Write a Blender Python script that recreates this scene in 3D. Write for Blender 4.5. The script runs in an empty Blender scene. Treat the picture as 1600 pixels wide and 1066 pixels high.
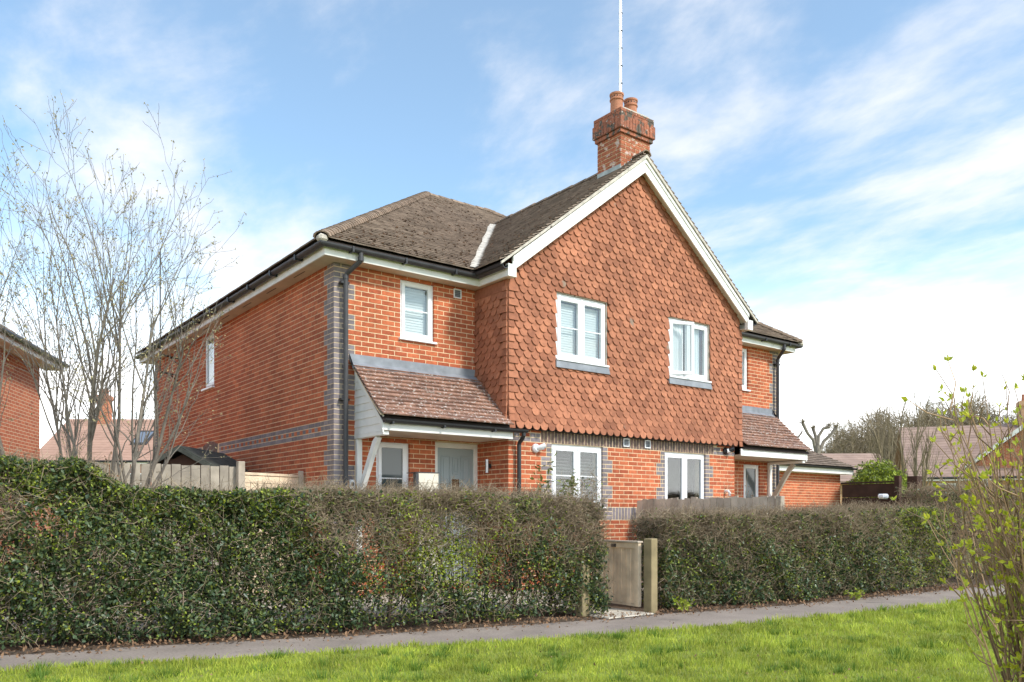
import bpy, bmesh, math, random
import numpy as np
from mathutils import Vector, Matrix
random.seed(7); RNG = np.random.default_rng(11)
SC = bpy.context.scene
COL = SC.collection

# ------------------------------------------------------------------ camera, sky, sun, exposure
EYE = 1.2
CAMX, CAMY, YAW, FPX = -5.255, -11.142, 0.655, 1278.8
CY, SY = math.cos(YAW), math.sin(YAW)
cam = bpy.data.cameras.new('camera'); cam_o = bpy.data.objects.new('camera', cam); COL.objects.link(cam_o)
cam_o.location = (CAMX, CAMY, EYE); cam_o.rotation_euler = (math.radians(90), 0, -YAW)
cam.sensor_width = 36; cam.lens = 36 * FPX / 1600; cam.shift_y = (806 - 533) / 1600
cam.clip_start = 0.05; cam.clip_end = 3000
SC.camera = cam_o

SUN_AZ, SUN_EL = math.radians(163), math.radians(42)      # azimuth clockwise from +Y
world = bpy.data.worlds.new('World'); SC.world = world; world.use_nodes = True
nt = world.node_tree; nt.nodes.clear()
def N(t, **k):
    n = nt.nodes.new(t)
    for a, b in k.items(): setattr(n, a, b)
    return n
def mth(op, a, b=None, c=None, clamp=False):
    n = nt.nodes.new('ShaderNodeMath'); n.operation = op; n.use_clamp = clamp
    for i, v in enumerate((a, b, c)):
        if v is None: continue
        if isinstance(v, (int, float)): n.inputs[i].default_value = v
        else: nt.links.new(v, n.inputs[i])
    return n.outputs[0]
sky = N('ShaderNodeTexSky', sky_type='NISHITA'); sky.sun_disc = False
sky.sun_elevation = SUN_EL; sky.sun_rotation = SUN_AZ
sky.air_density = 1.0; sky.dust_density = 0.5; sky.ozone_density = 0.7
bg = N('ShaderNodeBackground'); bg.inputs[1].default_value = 0.12
hz = N('ShaderNodeMix', data_type='RGBA', blend_type='MULTIPLY'); hz.inputs[0].default_value = 1; hz.inputs[7].default_value = (.86, 1.06, 1.06, 1)
nt.links.new(sky.outputs[0], hz.inputs[6]); nt.links.new(hz.outputs[2], bg.inputs[0])
tc = N('ShaderNodeTexCoord'); sx = N('ShaderNodeSeparateXYZ'); nt.links.new(tc.outputs['Generated'], sx.inputs[0])
zz = mth('MAXIMUM', sx.outputs[2], 0.0)
den = mth('ADD', zz, 0.16)
cx_ = mth('DIVIDE', sx.outputs[0], den); cy_ = mth('DIVIDE', sx.outputs[1], den)
cmb = N('ShaderNodeCombineXYZ'); nt.links.new(cx_, cmb.inputs[0]); nt.links.new(cy_, cmb.inputs[1])
mp = N('ShaderNodeMapping'); mp.inputs['Rotation'].default_value = (0, 0, math.radians(40)); mp.inputs['Scale'].default_value = (1.7, 1.05, 1); mp.inputs['Location'].default_value = (5.5, 9.1, 0)
nt.links.new(cmb.outputs[0], mp.inputs[0])
n1 = N('ShaderNodeTexNoise'); n1.inputs['Scale'].default_value = 1.5; n1.inputs['Detail'].default_value = 9; n1.inputs['Roughness'].default_value = 0.58; n1.inputs['Distortion'].default_value = 0.15
nt.links.new(mp.outputs[0], n1.inputs['Vector'])
low = N('ShaderNodeMapRange'); low.interpolation_type = 'SMOOTHSTEP'          # more cloud towards the horizon
nt.links.new(zz, low.inputs[0]); low.inputs[1].default_value = 0.05; low.inputs[2].default_value = 0.5; low.inputs[3].default_value = 0.16; low.inputs[4].default_value = 0.0
s_ = mth('ADD', n1.outputs[0], low.outputs[0])
mr = N('ShaderNodeMapRange'); mr.interpolation_type = 'SMOOTHSTEP'; nt.links.new(s_, mr.inputs[0])
mr.inputs[1].default_value = 0.46; mr.inputs[2].default_value = 0.78; mr.inputs[3].default_value = 0.10; mr.inputs[4].default_value = 0.88
bg2 = N('ShaderNodeBackground'); bg2.inputs[0].default_value = (1.0, 0.975, 0.965, 1); bg2.inputs[1].default_value = 0.58
mx = N('ShaderNodeMixShader'); nt.links.new(mr.outputs[0], mx.inputs[0]); nt.links.new(bg.outputs[0], mx.inputs[1]); nt.links.new(bg2.outputs[0], mx.inputs[2])
hzr = N('ShaderNodeMapRange'); hzr.interpolation_type = 'SMOOTHSTEP'; nt.links.new(zz, hzr.inputs[0])      # bright haze low down
hzr.inputs[1].default_value = -0.02; hzr.inputs[2].default_value = 0.31; hzr.inputs[3].default_value = 0.95; hzr.inputs[4].default_value = 0.0
bg3 = N('ShaderNodeBackground'); bg3.inputs[0].default_value = (1.0, 0.99, 0.985, 1); bg3.inputs[1].default_value = 1.45
mx2 = N('ShaderNodeMixShader'); nt.links.new(hzr.outputs[0], mx2.inputs[0]); nt.links.new(mx.outputs[0], mx2.inputs[1]); nt.links.new(bg3.outputs[0], mx2.inputs[2]); mx = mx2
wo = N('ShaderNodeOutputWorld'); nt.links.new(mx.outputs[0], wo.inputs[0])

sl = bpy.data.lights.new('sun', 'SUN'); sl.energy = 1.85; sl.angle = math.radians(8.0); sl.color = (1, .95, .87)
so = bpy.data.objects.new('sun', sl); COL.objects.link(so)
sd = Vector((math.sin(SUN_AZ) * math.cos(SUN_EL), math.cos(SUN_AZ) * math.cos(SUN_EL), math.sin(SUN_EL)))
so.rotation_euler = sd.to_track_quat('Z', 'Y').to_euler(); so.location = (20, -30, 40)
SC.view_settings.view_transform = 'Standard'; SC.view_settings.look = 'None'
SC.view_settings.exposure = 1.08; SC.view_settings.gamma = 1
SC.render.engine = 'CYCLES'; SC.cycles.max_bounces = 6; SC.cycles.transparent_max_bounces = 8

# ------------------------------------------------------------------ materials
def mat(name, c1, c2=None, rough=.8, noise=None, namt=.3, bump=0., bscale=60., spots=None, hue=0., spec=.3, metal=0., sub=0., nscale2=None):
    """c1..c2 picked per piece; noise = scale of a blotch pattern; spots = (colour, scale, threshold)"""
    m = bpy.data.materials.new(name); m.use_nodes = True; t = m.node_tree; L = t.links
    b = t.nodes['Principled BSDF']; b.inputs['Roughness'].default_value = rough
    b.inputs['Specular IOR Level'].default_value = spec; b.inputs['Metallic'].default_value = metal
    geo = t.nodes.new('ShaderNodeNewGeometry')
    c2 = c2 or c1
    mixc = t.nodes.new('ShaderNodeMix'); mixc.data_type = 'RGBA'
    mixc.inputs[6].default_value = (*c1, 1); mixc.inputs[7].default_value = (*c2, 1)
    oi = t.nodes.new('ShaderNodeObjectInfo')
    ad = t.nodes.new('ShaderNodeMath'); ad.operation = 'ADD'; L.new(geo.outputs['Random Per Island'], ad.inputs[0]); L.new(oi.outputs['Random'], ad.inputs[1])
    fr = t.nodes.new('ShaderNodeMath'); fr.operation = 'FRACT'; L.new(ad.outputs[0], fr.inputs[0])
    L.new(fr.outputs[0], mixc.inputs[0])
    col = mixc.outputs[2]
    def noise_node(sc, det=5):
        n = t.nodes.new('ShaderNodeTexNoise'); n.inputs['Scale'].default_value = sc; n.inputs['Detail'].default_value = det
        L.new(geo.outputs['Position'], n.inputs['Vector']); return n.outputs[0]
    for sc in (noise, nscale2):
        if sc:
            mrn = t.nodes.new('ShaderNodeMapRange'); L.new(noise_node(sc), mrn.inputs[0])
            mrn.inputs[1].default_value = .3; mrn.inputs[2].default_value = .7; mrn.inputs[3].default_value = 1 - namt; mrn.inputs[4].default_value = 1 + namt
            mu = t.nodes.new('ShaderNodeMix'); mu.data_type = 'RGBA'; mu.blend_type = 'MULTIPLY'; mu.inputs[0].default_value = 1
            L.new(col, mu.inputs[6]); L.new(mrn.outputs[0], mu.inputs[7]); col = mu.outputs[2]
    for sp in (spots or []):
        scol, ssc, th = sp
        mrn = t.nodes.new('ShaderNodeMapRange'); L.new(noise_node(ssc, 3), mrn.inputs[0])
        mrn.inputs[1].default_value = th; mrn.inputs[2].default_value = th + .05
        mu = t.nodes.new('ShaderNodeMix'); mu.data_type = 'RGBA'; L.new(mrn.outputs[0], mu.inputs[0])
        L.new(col, mu.inputs[6]); mu.inputs[7].default_value = (*scol, 1); col = mu.outputs[2]
    L.new(col, b.inputs['Base Color'])
    if bump:
        bp = t.nodes.new('ShaderNodeBump'); bp.inputs['Strength'].default_value = bump; bp.inputs['Distance'].default_value = .01
        L.new(noise_node(bscale), bp.inputs['Height']); L.new(bp.outputs[0], b.inputs['Normal'])
    if sub:
        tr = t.nodes.new('ShaderNodeBsdfTranslucent'); L.new(col, tr.inputs[0])
        ms = t.nodes.new('ShaderNodeMixShader'); ms.inputs[0].default_value = sub
        L.new(b.outputs[0], ms.inputs[1]); L.new(tr.outputs[0], ms.inputs[2]); L.new(ms.outputs[0], t.nodes['Material Output'].inputs[0])
    return m
M = {}
M['brick'] = mat('red_brick', (.53, .15, .066), (.37, .092, .043), .9, 14, .2, .35, 90, nscale2=1.1, spots=[((.52, .30, .2), 2.3, .70)])
M['blue'] = mat('blue_brick', (.28, .24, .248), (.18, .152, .158), .75, 14, .18, .3, 90)
M['brown'] = mat('soldier_brick', (.20, .13, .105), (.125, .09, .082), .8, 14, .18, .3, 90)
M['mortar'] = mat('mortar', (.74, .58, .37), None, .95, 6, .18, .3, 120)
M['hang'] = mat('hanging_tile', (.455, .185, .102), (.28, .108, .06), .85, 18, .16, .25, 70, nscale2=1.3, spots=[((.27, .2, .15), 3.1, .72)])
M['roof'] = mat('roof_tile', (.275, .212, .168), (.205, .155, .122), .92, 5, .28, .4, 50, spots=[((.42, .38, .32), 21, .70)])
M['ridge'] = mat('ridge_tile', (.30, .215, .155), (.2, .145, .105), .92, 9, .3, .4, 50, spots=[((.33, .28, .2), 16, .64)])
M['porcht'] = mat('porch_tile', (.33, .18, .125), (.21, .12, .09), .92, 12, .3, .4, 50, spots=[((.60, .55, .50), 26, .59), ((.08, .055, .045), 12, .66)])
M['moss'] = mat('brown_moss', (.13, .065, .028), (.06, .036, .02), .95)
M['deck'] = mat('roof_underlay', (.045, .034, .03), None, .95)
M['white'] = mat('white_paint', (.80, .79, .745), None, .5, 5, .07, spots=[((.62, .60, .53), 6, .71)])
M['upvc'] = mat('white_pvc', (.84, .85, .86), None, .3, spec=.5)
M['cream'] = mat('cream_board', (.70, .64, .52), None, .6, 5, .08)
M['soffit'] = mat('soffit_board', (.62, .52, .40), None, .7, 4, .12)
M['black'] = mat('black_plastic', (.022, .022, .024), None, .42, spec=.45)
M['gutterg'] = mat('dark_gutter', (.045, .045, .05), (.06, .058, .06), .5, 7, .2, spec=.4)
M['lead'] = mat('lead', (.21, .225, .25), (.26, .275, .30), .55, 6, .2, .2, 30)
M['leadold'] = mat('weathered_lead', (.42, .46, .44), (.34, .37, .36), .7, 9, .2, .2, 40)
M['mortarw'] = mat('valley_mortar', (.55, .50, .43), None, .95, 11, .25, .4, 60, spots=[((.07, .05, .04), 10, .66)])
M['door'] = mat('sage_door', (.32, .37, .378), None, .45, spec=.4)
M['bronze'] = mat('brown_glass', (.10, .045, .018), None, .15, spec=.5)
M['obsc'] = mat('obscured_glass', (.075, .095, .095), None, .12, spec=.6)
M['metal'] = mat('steel', (.55, .56, .58), None, .35, metal=.9)
M['room'] = mat('room', (.07, .066, .062), None, .9)
M['blind'] = mat('white_blind', (.88, .88, .87), None, .5)
M['blindd'] = mat('dark_blind', (.22, .21, .19), None, .4)
M['curtain'] = mat('white_curtain', (.85, .86, .87), None, .8)
M['oldwood'] = mat('weathered_wood', (.54, .46, .36), (.42, .355, .28), .9, 5, .22, .3, 25)
M['fencewood'] = mat('grey_fence_wood', (.42, .365, .29), (.29, .25, .2), .9, 5, .22, .3, 25, spots=[((.2, .17, .13), 13, .68)])
M['newwood'] = mat('pale_wood', (.80, .64, .45), (.70, .56, .40), .85, 6, .2, .3, 25)
M['greenwood'] = mat('post_wood', (.30, .23, .12), (.25, .2, .11), .9, 5, .25, .3, 25)
M['darkwood'] = mat('brown_stained_wood', (.075, .038, .025), (.055, .03, .022), .85, 5, .25)
M['felt'] = mat('roof_felt', (.085, .09, .075), None, .95, 8, .3)
M['pot'] = mat('terracotta_pot', (.44, .19, .11), None, .8, 12, .15)
M['stackcap'] = mat('chimney_brick', (.38, .14, .08), (.28, .11, .07), .9, 16, .25, .4, 70, spots=[((.12, .095, .075), 9, .53), ((.55, .53, .48), 26, .66)])
M['stack'] = mat('stack_brick', (.40, .13, .065), (.30, .095, .05), .9, 16, .2, .4, 70, spots=[((.56, .42, .36), 9, .57)])
M['asphalt'] = mat('asphalt', (.30, .245, .205), None, .95, 1.6, .17, .5, 160, nscale2=45, spots=[((.20, .165, .14), 2.2, .66), ((.42, .36, .30), 70, .68), ((.15, .12, .10), 95, .68)])
M['ground'] = mat('soil_and_turf', (.22, .26, .045), None, .95, 2.2, .3, .5, 40)
M['soil'] = mat('leaf_litter_soil', (.10, .07, .048), None, .95, 14, .5, .9, 60, spots=[((.26, .18, .12), 40, .62)])
M['gravel'] = mat('pale_gravel', (.46, .40, .32), None, .95, 30, .3, .6, 90)
M['slab'] = mat('paving_slab', (.56, .50, .41), (.50, .45, .37), .9, 7, .12, .3, 60)
M['grass'] = mat('grass_blade', (.50, .52, .075), (.27, .36, .042), .6, 1.3, .3, sub=.3, spec=.25, nscale2=4.5)
M['tuft'] = mat('tuft_blade', (.17, .27, .035), (.10, .19, .025), .6, sub=.25)
M['grassd'] = mat('dry_grass', (.40, .38, .12), (.30, .28, .08), .8, sub=.2)
M['holly'] = mat('dark_glossy_leaf', (.076, .114, .046), (.034, .06, .028), .4, 2.0, .2, spec=.4)
M['hleaf'] = mat('green_leaf', (.22, .255, .062), (.12, .16, .045), .5, 2., .2, sub=.2, spec=.35)
M['lime'] = mat('lime_leaf', (.42, .47, .05), (.28, .37, .045), .5, sub=.3)
M['twig'] = mat('brown_twig', (.43, .335, .225), (.22, .165, .108), .9)
M['twigd'] = mat('dark_twig', (.075, .055, .04), (.045, .034, .026), .9)
M['bark'] = mat('tree_bark', (.25, .215, .175), (.17, .145, .118), .9, 9, .25, .4, 40)
M['fartwig'] = mat('far_twig', (.30, .24, .15), (.21, .17, .11), .9)
M['shoot'] = mat('shrub_stem', (.42, .27, .15), (.2, .13, .08), .75, 9, .2)
M['bud'] = mat('cream_bud', (.52, .45, .22), (.40, .36, .2), .7, sub=.3)
M['budy'] = mat('fresh_leaf', (.66, .63, .05), (.45, .52, .07), .5, sub=.35)
M['litter'] = mat('dead_leaf', (.30, .18, .10), (.16, .09, .05), .9)
M['pinkroof'] = mat('far_roof_tile', (.44, .27, .20), (.38, .23, .17), .9, 2, .1)
M['farroof'] = mat('brown_far_roof', (.37, .255, .20), (.30, .205, .165), .9, 2, .15)
M['farbrick'] = mat('far_brick', (.42, .15, .08), (.34, .12, .06), .9, 3, .15)
M['farbrick2'] = mat('yellow_far_brick', (.46, .27, .13), None, .9, 3, .15)
def brick_tex(name, c1, c2, cm):
    m = mat(name, c1, None, .9); t = m.node_tree; L = t.links; b = t.nodes['Principled BSDF']
    tcn = t.nodes.new('ShaderNodeTexCoord'); sp = t.nodes.new('ShaderNodeSeparateXYZ'); L.new(tcn.outputs['Object'], sp.inputs[0])
    ad = t.nodes.new('ShaderNodeMath'); L.new(sp.outputs[0], ad.inputs[0]); L.new(sp.outputs[1], ad.inputs[1]); cb = t.nodes.new('ShaderNodeCombineXYZ'); L.new(ad.outputs[0], cb.inputs[0]); L.new(sp.outputs[2], cb.inputs[1])
    bt = t.nodes.new('ShaderNodeTexBrick'); L.new(cb.outputs[0], bt.inputs['Vector']); bt.inputs['Scale'].default_value = 1
    bt.inputs['Brick Width'].default_value = .225; bt.inputs['Row Height'].default_value = .075; bt.inputs['Mortar Size'].default_value = .006
    bt.inputs['Color1'].default_value = (*c1, 1); bt.inputs['Color2'].default_value = (*c2, 1); bt.inputs['Mortar'].default_value = (*cm, 1); L.new(bt.outputs[0], b.inputs['Base Color'])
    return m
M['farbrick'] = brick_tex('far_brick_wall', (.50, .16, .08), (.37, .105, .055), (.6, .47, .32)); M['farbrick2'] = brick_tex('far_yellow_brick', (.52, .30, .15), (.42, .22, .11), (.6, .5, .36))
def glass():
    m = bpy.data.materials.new('window_glass'); m.use_nodes = True; t = m.node_tree; t.nodes.clear(); L = t.links
    o = t.nodes.new('ShaderNodeOutputMaterial'); mx = t.nodes.new('ShaderNodeMixShader'); tr = t.nodes.new('ShaderNodeBsdfTransparent'); gl = t.nodes.new('ShaderNodeBsdfGlossy')
    gl.inputs['Roughness'].default_value = .01; tr.inputs[0].default_value = (.88, .91, .91, 1)
    lw = t.nodes.new('ShaderNodeLayerWeight'); lw.inputs[0].default_value = .5
    pw = t.nodes.new('ShaderNodeMath'); pw.operation = 'POWER'; L.new(lw.outputs['Facing'], pw.inputs[0]); pw.inputs[1].default_value = 3.5
    fr = t.nodes.new('ShaderNodeMath'); fr.operation = 'MULTIPLY_ADD'; L.new(pw.outputs[0], fr.inputs[0]); fr.inputs[1].default_value = .75; fr.inputs[2].default_value = .09
    L.new(fr.outputs[0], mx.inputs[0]); L.new(tr.outputs[0], mx.inputs[1]); L.new(gl.outputs[0], mx.inputs[2]); L.new(mx.outputs[0], o.inputs[0])
    return m
M['glass'] = glass()

# ------------------------------------------------------------------ mesh helpers
def link(name, me, parent=None, **props):
    o = bpy.data.objects.new(name, me); COL.objects.link(o)
    if parent is not None: o.parent = parent
    for k, v in props.items(): o[k] = v
    return o
def empty(name, loc, label, cat, group=None, rz=0):
    o = bpy.data.objects.new(name, None); COL.objects.link(o); o.location = loc; o.rotation_euler = (0, 0, rz)
    o['label'] = label; o['category'] = cat
    if group: o['group'] = group
    return o
def tag(o, label, cat, group=None):
    o['label'] = label; o['category'] = cat
    if group: o['group'] = group
    return o
class Frame:
    """local (u along the wall, n outwards, z up)"""
    def __init__(s, O=(0, 0), U=(1, 0), Nn=(0, -1)):
        s.O, s.U, s.N = O, U, Nn; s.flip = (U[0] * Nn[1] - U[1] * Nn[0]) < 0
    def __call__(s, u, n, z): return (s.O[0] + s.U[0] * u + s.N[0] * n, s.O[1] + s.U[1] * u + s.N[1] * n, z)
    def matrix(s): return Matrix(((s.U[0], s.N[0], 0, s.O[0]), (s.U[1], s.N[1], 0, s.O[1]), (0, 0, 1, 0), (0, 0, 0, 1)))
ID = Frame((0, 0), (1, 0), (0, 1))
class MB:
    def __init__(s, fr=ID): s.v = []; s.f = []; s.mi = []; s.fr = fr; s.m = 0
    def add(s, vs, fs):
        b = len(s.v); s.v += [s.fr(*p) for p in vs]
        for f in fs:
            f = [b + i for i in f]; s.f.append(f[::-1] if s.fr.flip else f); s.mi.append(s.m)
        return s
    def box(s, a, b):
        x0, y0, z0 = [min(p, q) for p, q in zip(a, b)]; x1, y1, z1 = [max(p, q) for p, q in zip(a, b)]
        return s.add([(x0, y0, z0), (x1, y0, z0), (x1, y1, z0), (x0, y1, z0), (x0, y0, z1), (x1, y0, z1), (x1, y1, z1), (x0, y1, z1)],
                     [(0, 3, 2, 1), (4, 5, 6, 7), (0, 1, 5, 4), (1, 2, 6, 5), (2, 3, 7, 6), (3, 0, 4, 7)])
    def prism(s, poly, axis, a, b):
        """poly of 2-d points in the two other axes, extruded along axis from a to b"""
        def p3(p, t): q = list(p); q.insert(axis, t); return tuple(q)
        n = len(poly)
        area = sum(poly[i][0] * poly[(i + 1) % n][1] - poly[(i + 1) % n][0] * poly[i][1] for i in range(n))
        if (area > 0) == (axis != 1): a, b = min(a, b), max(a, b)
        else: a, b = max(a, b), min(a, b)
        vs = [p3(p, a) for p in poly] + [p3(p, b) for p in poly]
        fs = [tuple(range(n))[::-1], tuple(range(n, 2 * n))] + [(i, (i + 1) % n, n + (i + 1) % n, n + i) for i in range(n)]
        return s.add(vs, fs)
    def tube(s, pts, r, seg=8, cap=True):
        pts = [Vector(p) for p in pts]; k = len(pts); rr = r if hasattr(r, '__len__') else [r] * k
        vs = []; up = None
        for i, p in enumerate(pts):
            d = (pts[min(i + 1, k - 1)] - pts[max(i - 1, 0)]).normalized()
            if up is None: up = Vector((0, 0, 1)) if abs(d.z) < .9 else Vector((1, 0, 0))
            a = d.cross(up).normalized(); b = a.cross(d).normalized(); up = b
            for j in range(seg):
                t = 2 * math.pi * j / seg; q = p + (a * math.cos(t) + b * math.sin(t)) * rr[i]; vs.append(tuple(q))
        fs = [(i * seg + j, i * seg + (j + 1) % seg, (i + 1) * seg + (j + 1) % seg, (i + 1) * seg + j) for i in range(k - 1) for j in range(seg)]
        if cap: fs += [tuple(range(seg))[::-1], tuple(range((k - 1) * seg, k * seg))]
        return s.add(vs, fs)
    def lathe(s, c, prof, seg=20):
        vs = []; n = len(prof)
        for (r, z) in prof:
            for j in range(seg):
                t = 2 * math.pi * j / seg; vs.append((c[0] + r * math.cos(t), c[1] + r * math.sin(t), c[2] + z))
        fs = [(i * seg + j, i * seg + (j + 1) % seg, (i + 1) * seg + (j + 1) % seg, (i + 1) * seg + j) for i in range(n - 1) for j in range(seg)]
        fs += [tuple(range(seg))[::-1], tuple(range((n - 1) * seg, n * seg))]
        return s.add(vs, fs)
    def build(s, name, mats, parent=None, bevel=0, smooth=False, **props):
        me = bpy.data.meshes.new(name); me.from_pydata(s.v, [], s.f)
        for m in (mats if isinstance(mats, (list, tuple)) else [mats]): me.materials.append(M[m])
        me.polygons.foreach_set('material_index', s.mi)
        bm = bmesh.new(); bm.from_mesh(me); bmesh.ops.recalc_face_normals(bm, faces=bm.faces)
        if bevel: bmesh.ops.bevel(bm, geom=list(bm.edges), offset=bevel, segments=1, affect='EDGES', clamp_overlap=True)
        bm.to_mesh(me); bm.free()
        if smooth: me.polygons.foreach_set('use_smooth', [True] * len(me.polygons))
        me.update()
        return link(name, me, parent, **props)
def np_mesh(name, V, F, mats, mi=None, parent=None, smooth=False, **props):
    """V (n,3); F (m,k) array of k-gons"""
    me = bpy.data.meshes.new(name); F = np.asarray(F, np.int32); k = F.shape[1]
    me.vertices.add(len(V)); me.vertices.foreach_set('co', np.asarray(V, np.float32).ravel())
    me.loops.add(F.size); me.loops.foreach_set('vertex_index', F.ravel())
    me.polygons.add(len(F)); me.polygons.foreach_set('loop_start', np.arange(len(F), dtype=np.int32) * k); me.polygons.foreach_set('loop_total', np.full(len(F), k, np.int32))
    for m in (mats if isinstance(mats, (list, tuple)) else [mats]): me.materials.append(M[m])
    if mi is not None: me.polygons.foreach_set('material_index', np.asarray(mi, np.int32))
    me.update(calc_edges=True); me.validate()
    if smooth: me.polygons.foreach_set('use_smooth', [True] * len(me.polygons))
    return link(name, me, parent, **props)
def project(p):
    x, y = p[0] - CAMX, p[1] - CAMY; r = x * CY - y * SY; d = x * SY + y * CY
    return 800 + FPX * r / max(d, .1), 806 - FPX * (p[2] - EYE) / max(d, .1), d
def at(px, d, z=0.):
    """ground plan point at picture column px of the survey and distance d"""
    r = (px - 800) / FPX * d
    return Vector((CAMX + r * CY + d * SY, CAMY - r * SY + d * CY, z))

class Pieces:
    """many alike pieces: the largest become objects, the rest one mesh"""
    def __init__(s): s.items = []; s.proto = {}
    def define(s, key, V, F, m): s.proto[key] = (np.asarray(V, float), F, m)
    def put(s, key, mtx, host, area): s.items.append((key, mtx, host, area))
    def finish(s, name, mass_name, thing, limit=300):
        s.items.sort(key=lambda t: -t[3]); meshes = {}
        for key, mtx, host, ar in s.items[:limit]:
            if ar <= 0: continue
            if key not in meshes:
                V, F, m = s.proto[key]; me = bpy.data.meshes.new(name); me.from_pydata([tuple(v) for v in V], [], F); me.materials.append(M[m]); me.update(); meshes[key] = me
            o = link(name, meshes[key], host); o.matrix_local = mtx
        rest = [t for i, t in enumerate(s.items) if i >= limit or t[3] <= 0]
        if not rest: return
        vs = []; fs = []; mi = []; mats = []; base = 0
        for key, mtx, host, ar in rest:
            V, F, m = s.proto[key]; A = np.array(mtx); W = V @ A[:3, :3].T + A[:3, 3]
            if m not in mats: mats.append(m)
            vs.append(W); k = mats.index(m)
            for f in F: fs.append([i + base for i in f]); mi.append(k)
            base += len(V)
        me = bpy.data.meshes.new(mass_name); me.from_pydata(np.concatenate(vs).tolist(), [], fs)
        for m in mats: me.materials.append(M[m])
        me.polygons.foreach_set('material_index', mi); me.update()
        link(mass_name, me, thing, kind='stuff')
CUBE_V = [(-.5, -.5, -.5), (.5, -.5, -.5), (.5, .5, -.5), (-.5, .5, -.5), (-.5, -.5, .5), (.5, -.5, .5), (.5, .5, .5), (-.5, .5, .5)]
CUBE_F = [(0, 3, 2, 1), (4, 5, 6, 7), (0, 1, 5, 4), (1, 2, 6, 5), (2, 3, 7, 6), (3, 0, 4, 7)]

# ------------------------------------------------------------------ ground, path, garden
def poly_sheet(name, pts, z, m, kind='structure'):
    me = bpy.data.meshes.new(name); me.from_pydata([(x, y, z) for x, y in pts], [], [tuple(range(len(pts)))]); me.materials.append(M[m])
    bm = bmesh.new(); bm.from_mesh(me); bmesh.ops.recalc_face_normals(bm, faces=bm.faces)
    for f in bm.faces:
        if f.normal.z < 0: f.normal_flip()
    bm.to_mesh(me); bm.free()
    return link(name, me, None, kind=kind)
def strip(name, A, B, zA, zB, m):
    """sheet between two polylines with the same number of points"""
    vs = [(x, y, zA) for x, y in A] + [(x, y, zB) for x, y in B]; n = len(A)
    me = bpy.data.meshes.new(name); me.from_pydata(vs, [], [(i, i + 1, n + i + 1, n + i) for i in range(n - 1)]); me.materials.append(M[m]); me.update()
    return link(name, me, None, kind='structure')
poly_sheet('ground', [(-400, -400), (600, -400), (600, 600), (-400, 600)], -.03, 'ground')
XS = np.linspace(-9, 30, 79)
def near_y(x): return np.interp(x, [-9, -4.55, -2.5, -1.6, -.75, .55, 2.05, 5.97, 12, 30], [-2.6, -3.72, -4.38, -4.62, -4.88, -5.18, -5.5, -5.92, -6.25, -7])
def far_y(x): return np.interp(x, [-9, -4.47, -2.84, -1.86, -.95, 1.33, 2.3, 4.48, 7.95, 12, 30], [-1.9, -2.92, -3.25, -3.58, -3.82, -4.28, -4.34, -4.72, -4.9, -5.1, -5.8])
wig = lambda x, s: .025 * np.sin(x * 7.3 + s) + .02 * np.sin(x * 17.1 + 2 * s)
NEAR = [(x, near_y(x) + wig(x, 0)) for x in XS]; FAR = [(x, far_y(x) + wig(x, 2)) for x in XS]
strip('path', NEAR, FAR, 0, 0, 'asphalt')
strip('hedge_bed', FAR, [(x, far_y(x) + 1.5) for x in XS], -.004, .004, 'soil')
strip('lawn', [(x, -60) for x in XS], NEAR, -.004, .006, 'ground')
poly_sheet('front_garden', [(-8, -1.3), (-3, -2.2), (.3, -2.7), (1.3, -2.9), (5.4, -3.4), (11, -3.5), (11, 12), (-8, 12)], .008, 'gravel')

# ------------------------------------------------------------------ house
W, A, PJ, D = 10.986, 2.629, .784, 10.0
GY = -PJ                      # ground floor gable plane
HG = -.86                     # tile-hung plane (core)
HX0, HX1 = A - .065, W - A + .065
SOF = 4.93
EZ, EO = 5.10, .36            # roof plane at the eave edge, overhang
house = empty('house', (0, 0, 0), 'two-storey red brick semi-detached house with tile-hung front gable and chimney', 'house')
BR = Pieces(); BR.define('brick', CUBE_V, CUBE_F, 'brick'); BR.define('blue', CUBE_V, CUBE_F, 'blue'); BR.define('brown', CUBE_V, CUBE_F, 'brown')
CH = .075; J = .013

def wall_core(name, fr, width, z0, z1, openings, thick=.25, m='mortar'):
    b = MB(fr)
    us = sorted({0, width} | {o[0] for o in openings} | {o[1] for o in openings}); zs = sorted({z0, z1} | {o[2] for o in openings} | {o[3] for o in openings})
    us = [u for u in us if 0 <= u <= width]; zs = [z for z in zs if z0 <= z <= z1]
    for i in range(len(us) - 1):
        run = None
        for j in range(len(zs) - 1):
            uc, zc = (us[i] + us[i + 1]) / 2, (zs[j] + zs[j + 1]) / 2
            solid = not any(o[0] < uc < o[1] and o[2] < zc < o[3] for o in openings)
            if solid and run is None: run = zs[j]
            if run is not None and (not solid or j == len(zs) - 2):
                b.box((max(us[i], .003), 0, run), (min(us[i + 1], width - .003), -thick, zs[j + 1] if solid else zs[j])); run = None
    return b.build(name, m, house)
def lay_brick(fr, host, u0, u1, z0, z1, key, vis=True, n0=-.1):
    pr = .003 + RNG.uniform(0, .0012)
    uc, zc, nc = (u0 + u1) / 2, (z0 + z1) / 2, (pr + n0) / 2
    m = fr.matrix() @ Matrix.Translation((uc, nc, zc)) @ Matrix.Diagonal((u1 - u0, pr - n0, z1 - z0, 1))
    a = 0
    if vis:
        p = project(fr(u0, 0, z0)); q = project(fr(u1, 0, z1)); a = abs(p[0] - q[0]) * (u1 - u0 > .06) * abs(z1 - z0) / p[2] * FPX
        if not (0 < p[0] < 1600): a = 0
    BR.put(key, m, host, a)
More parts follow.
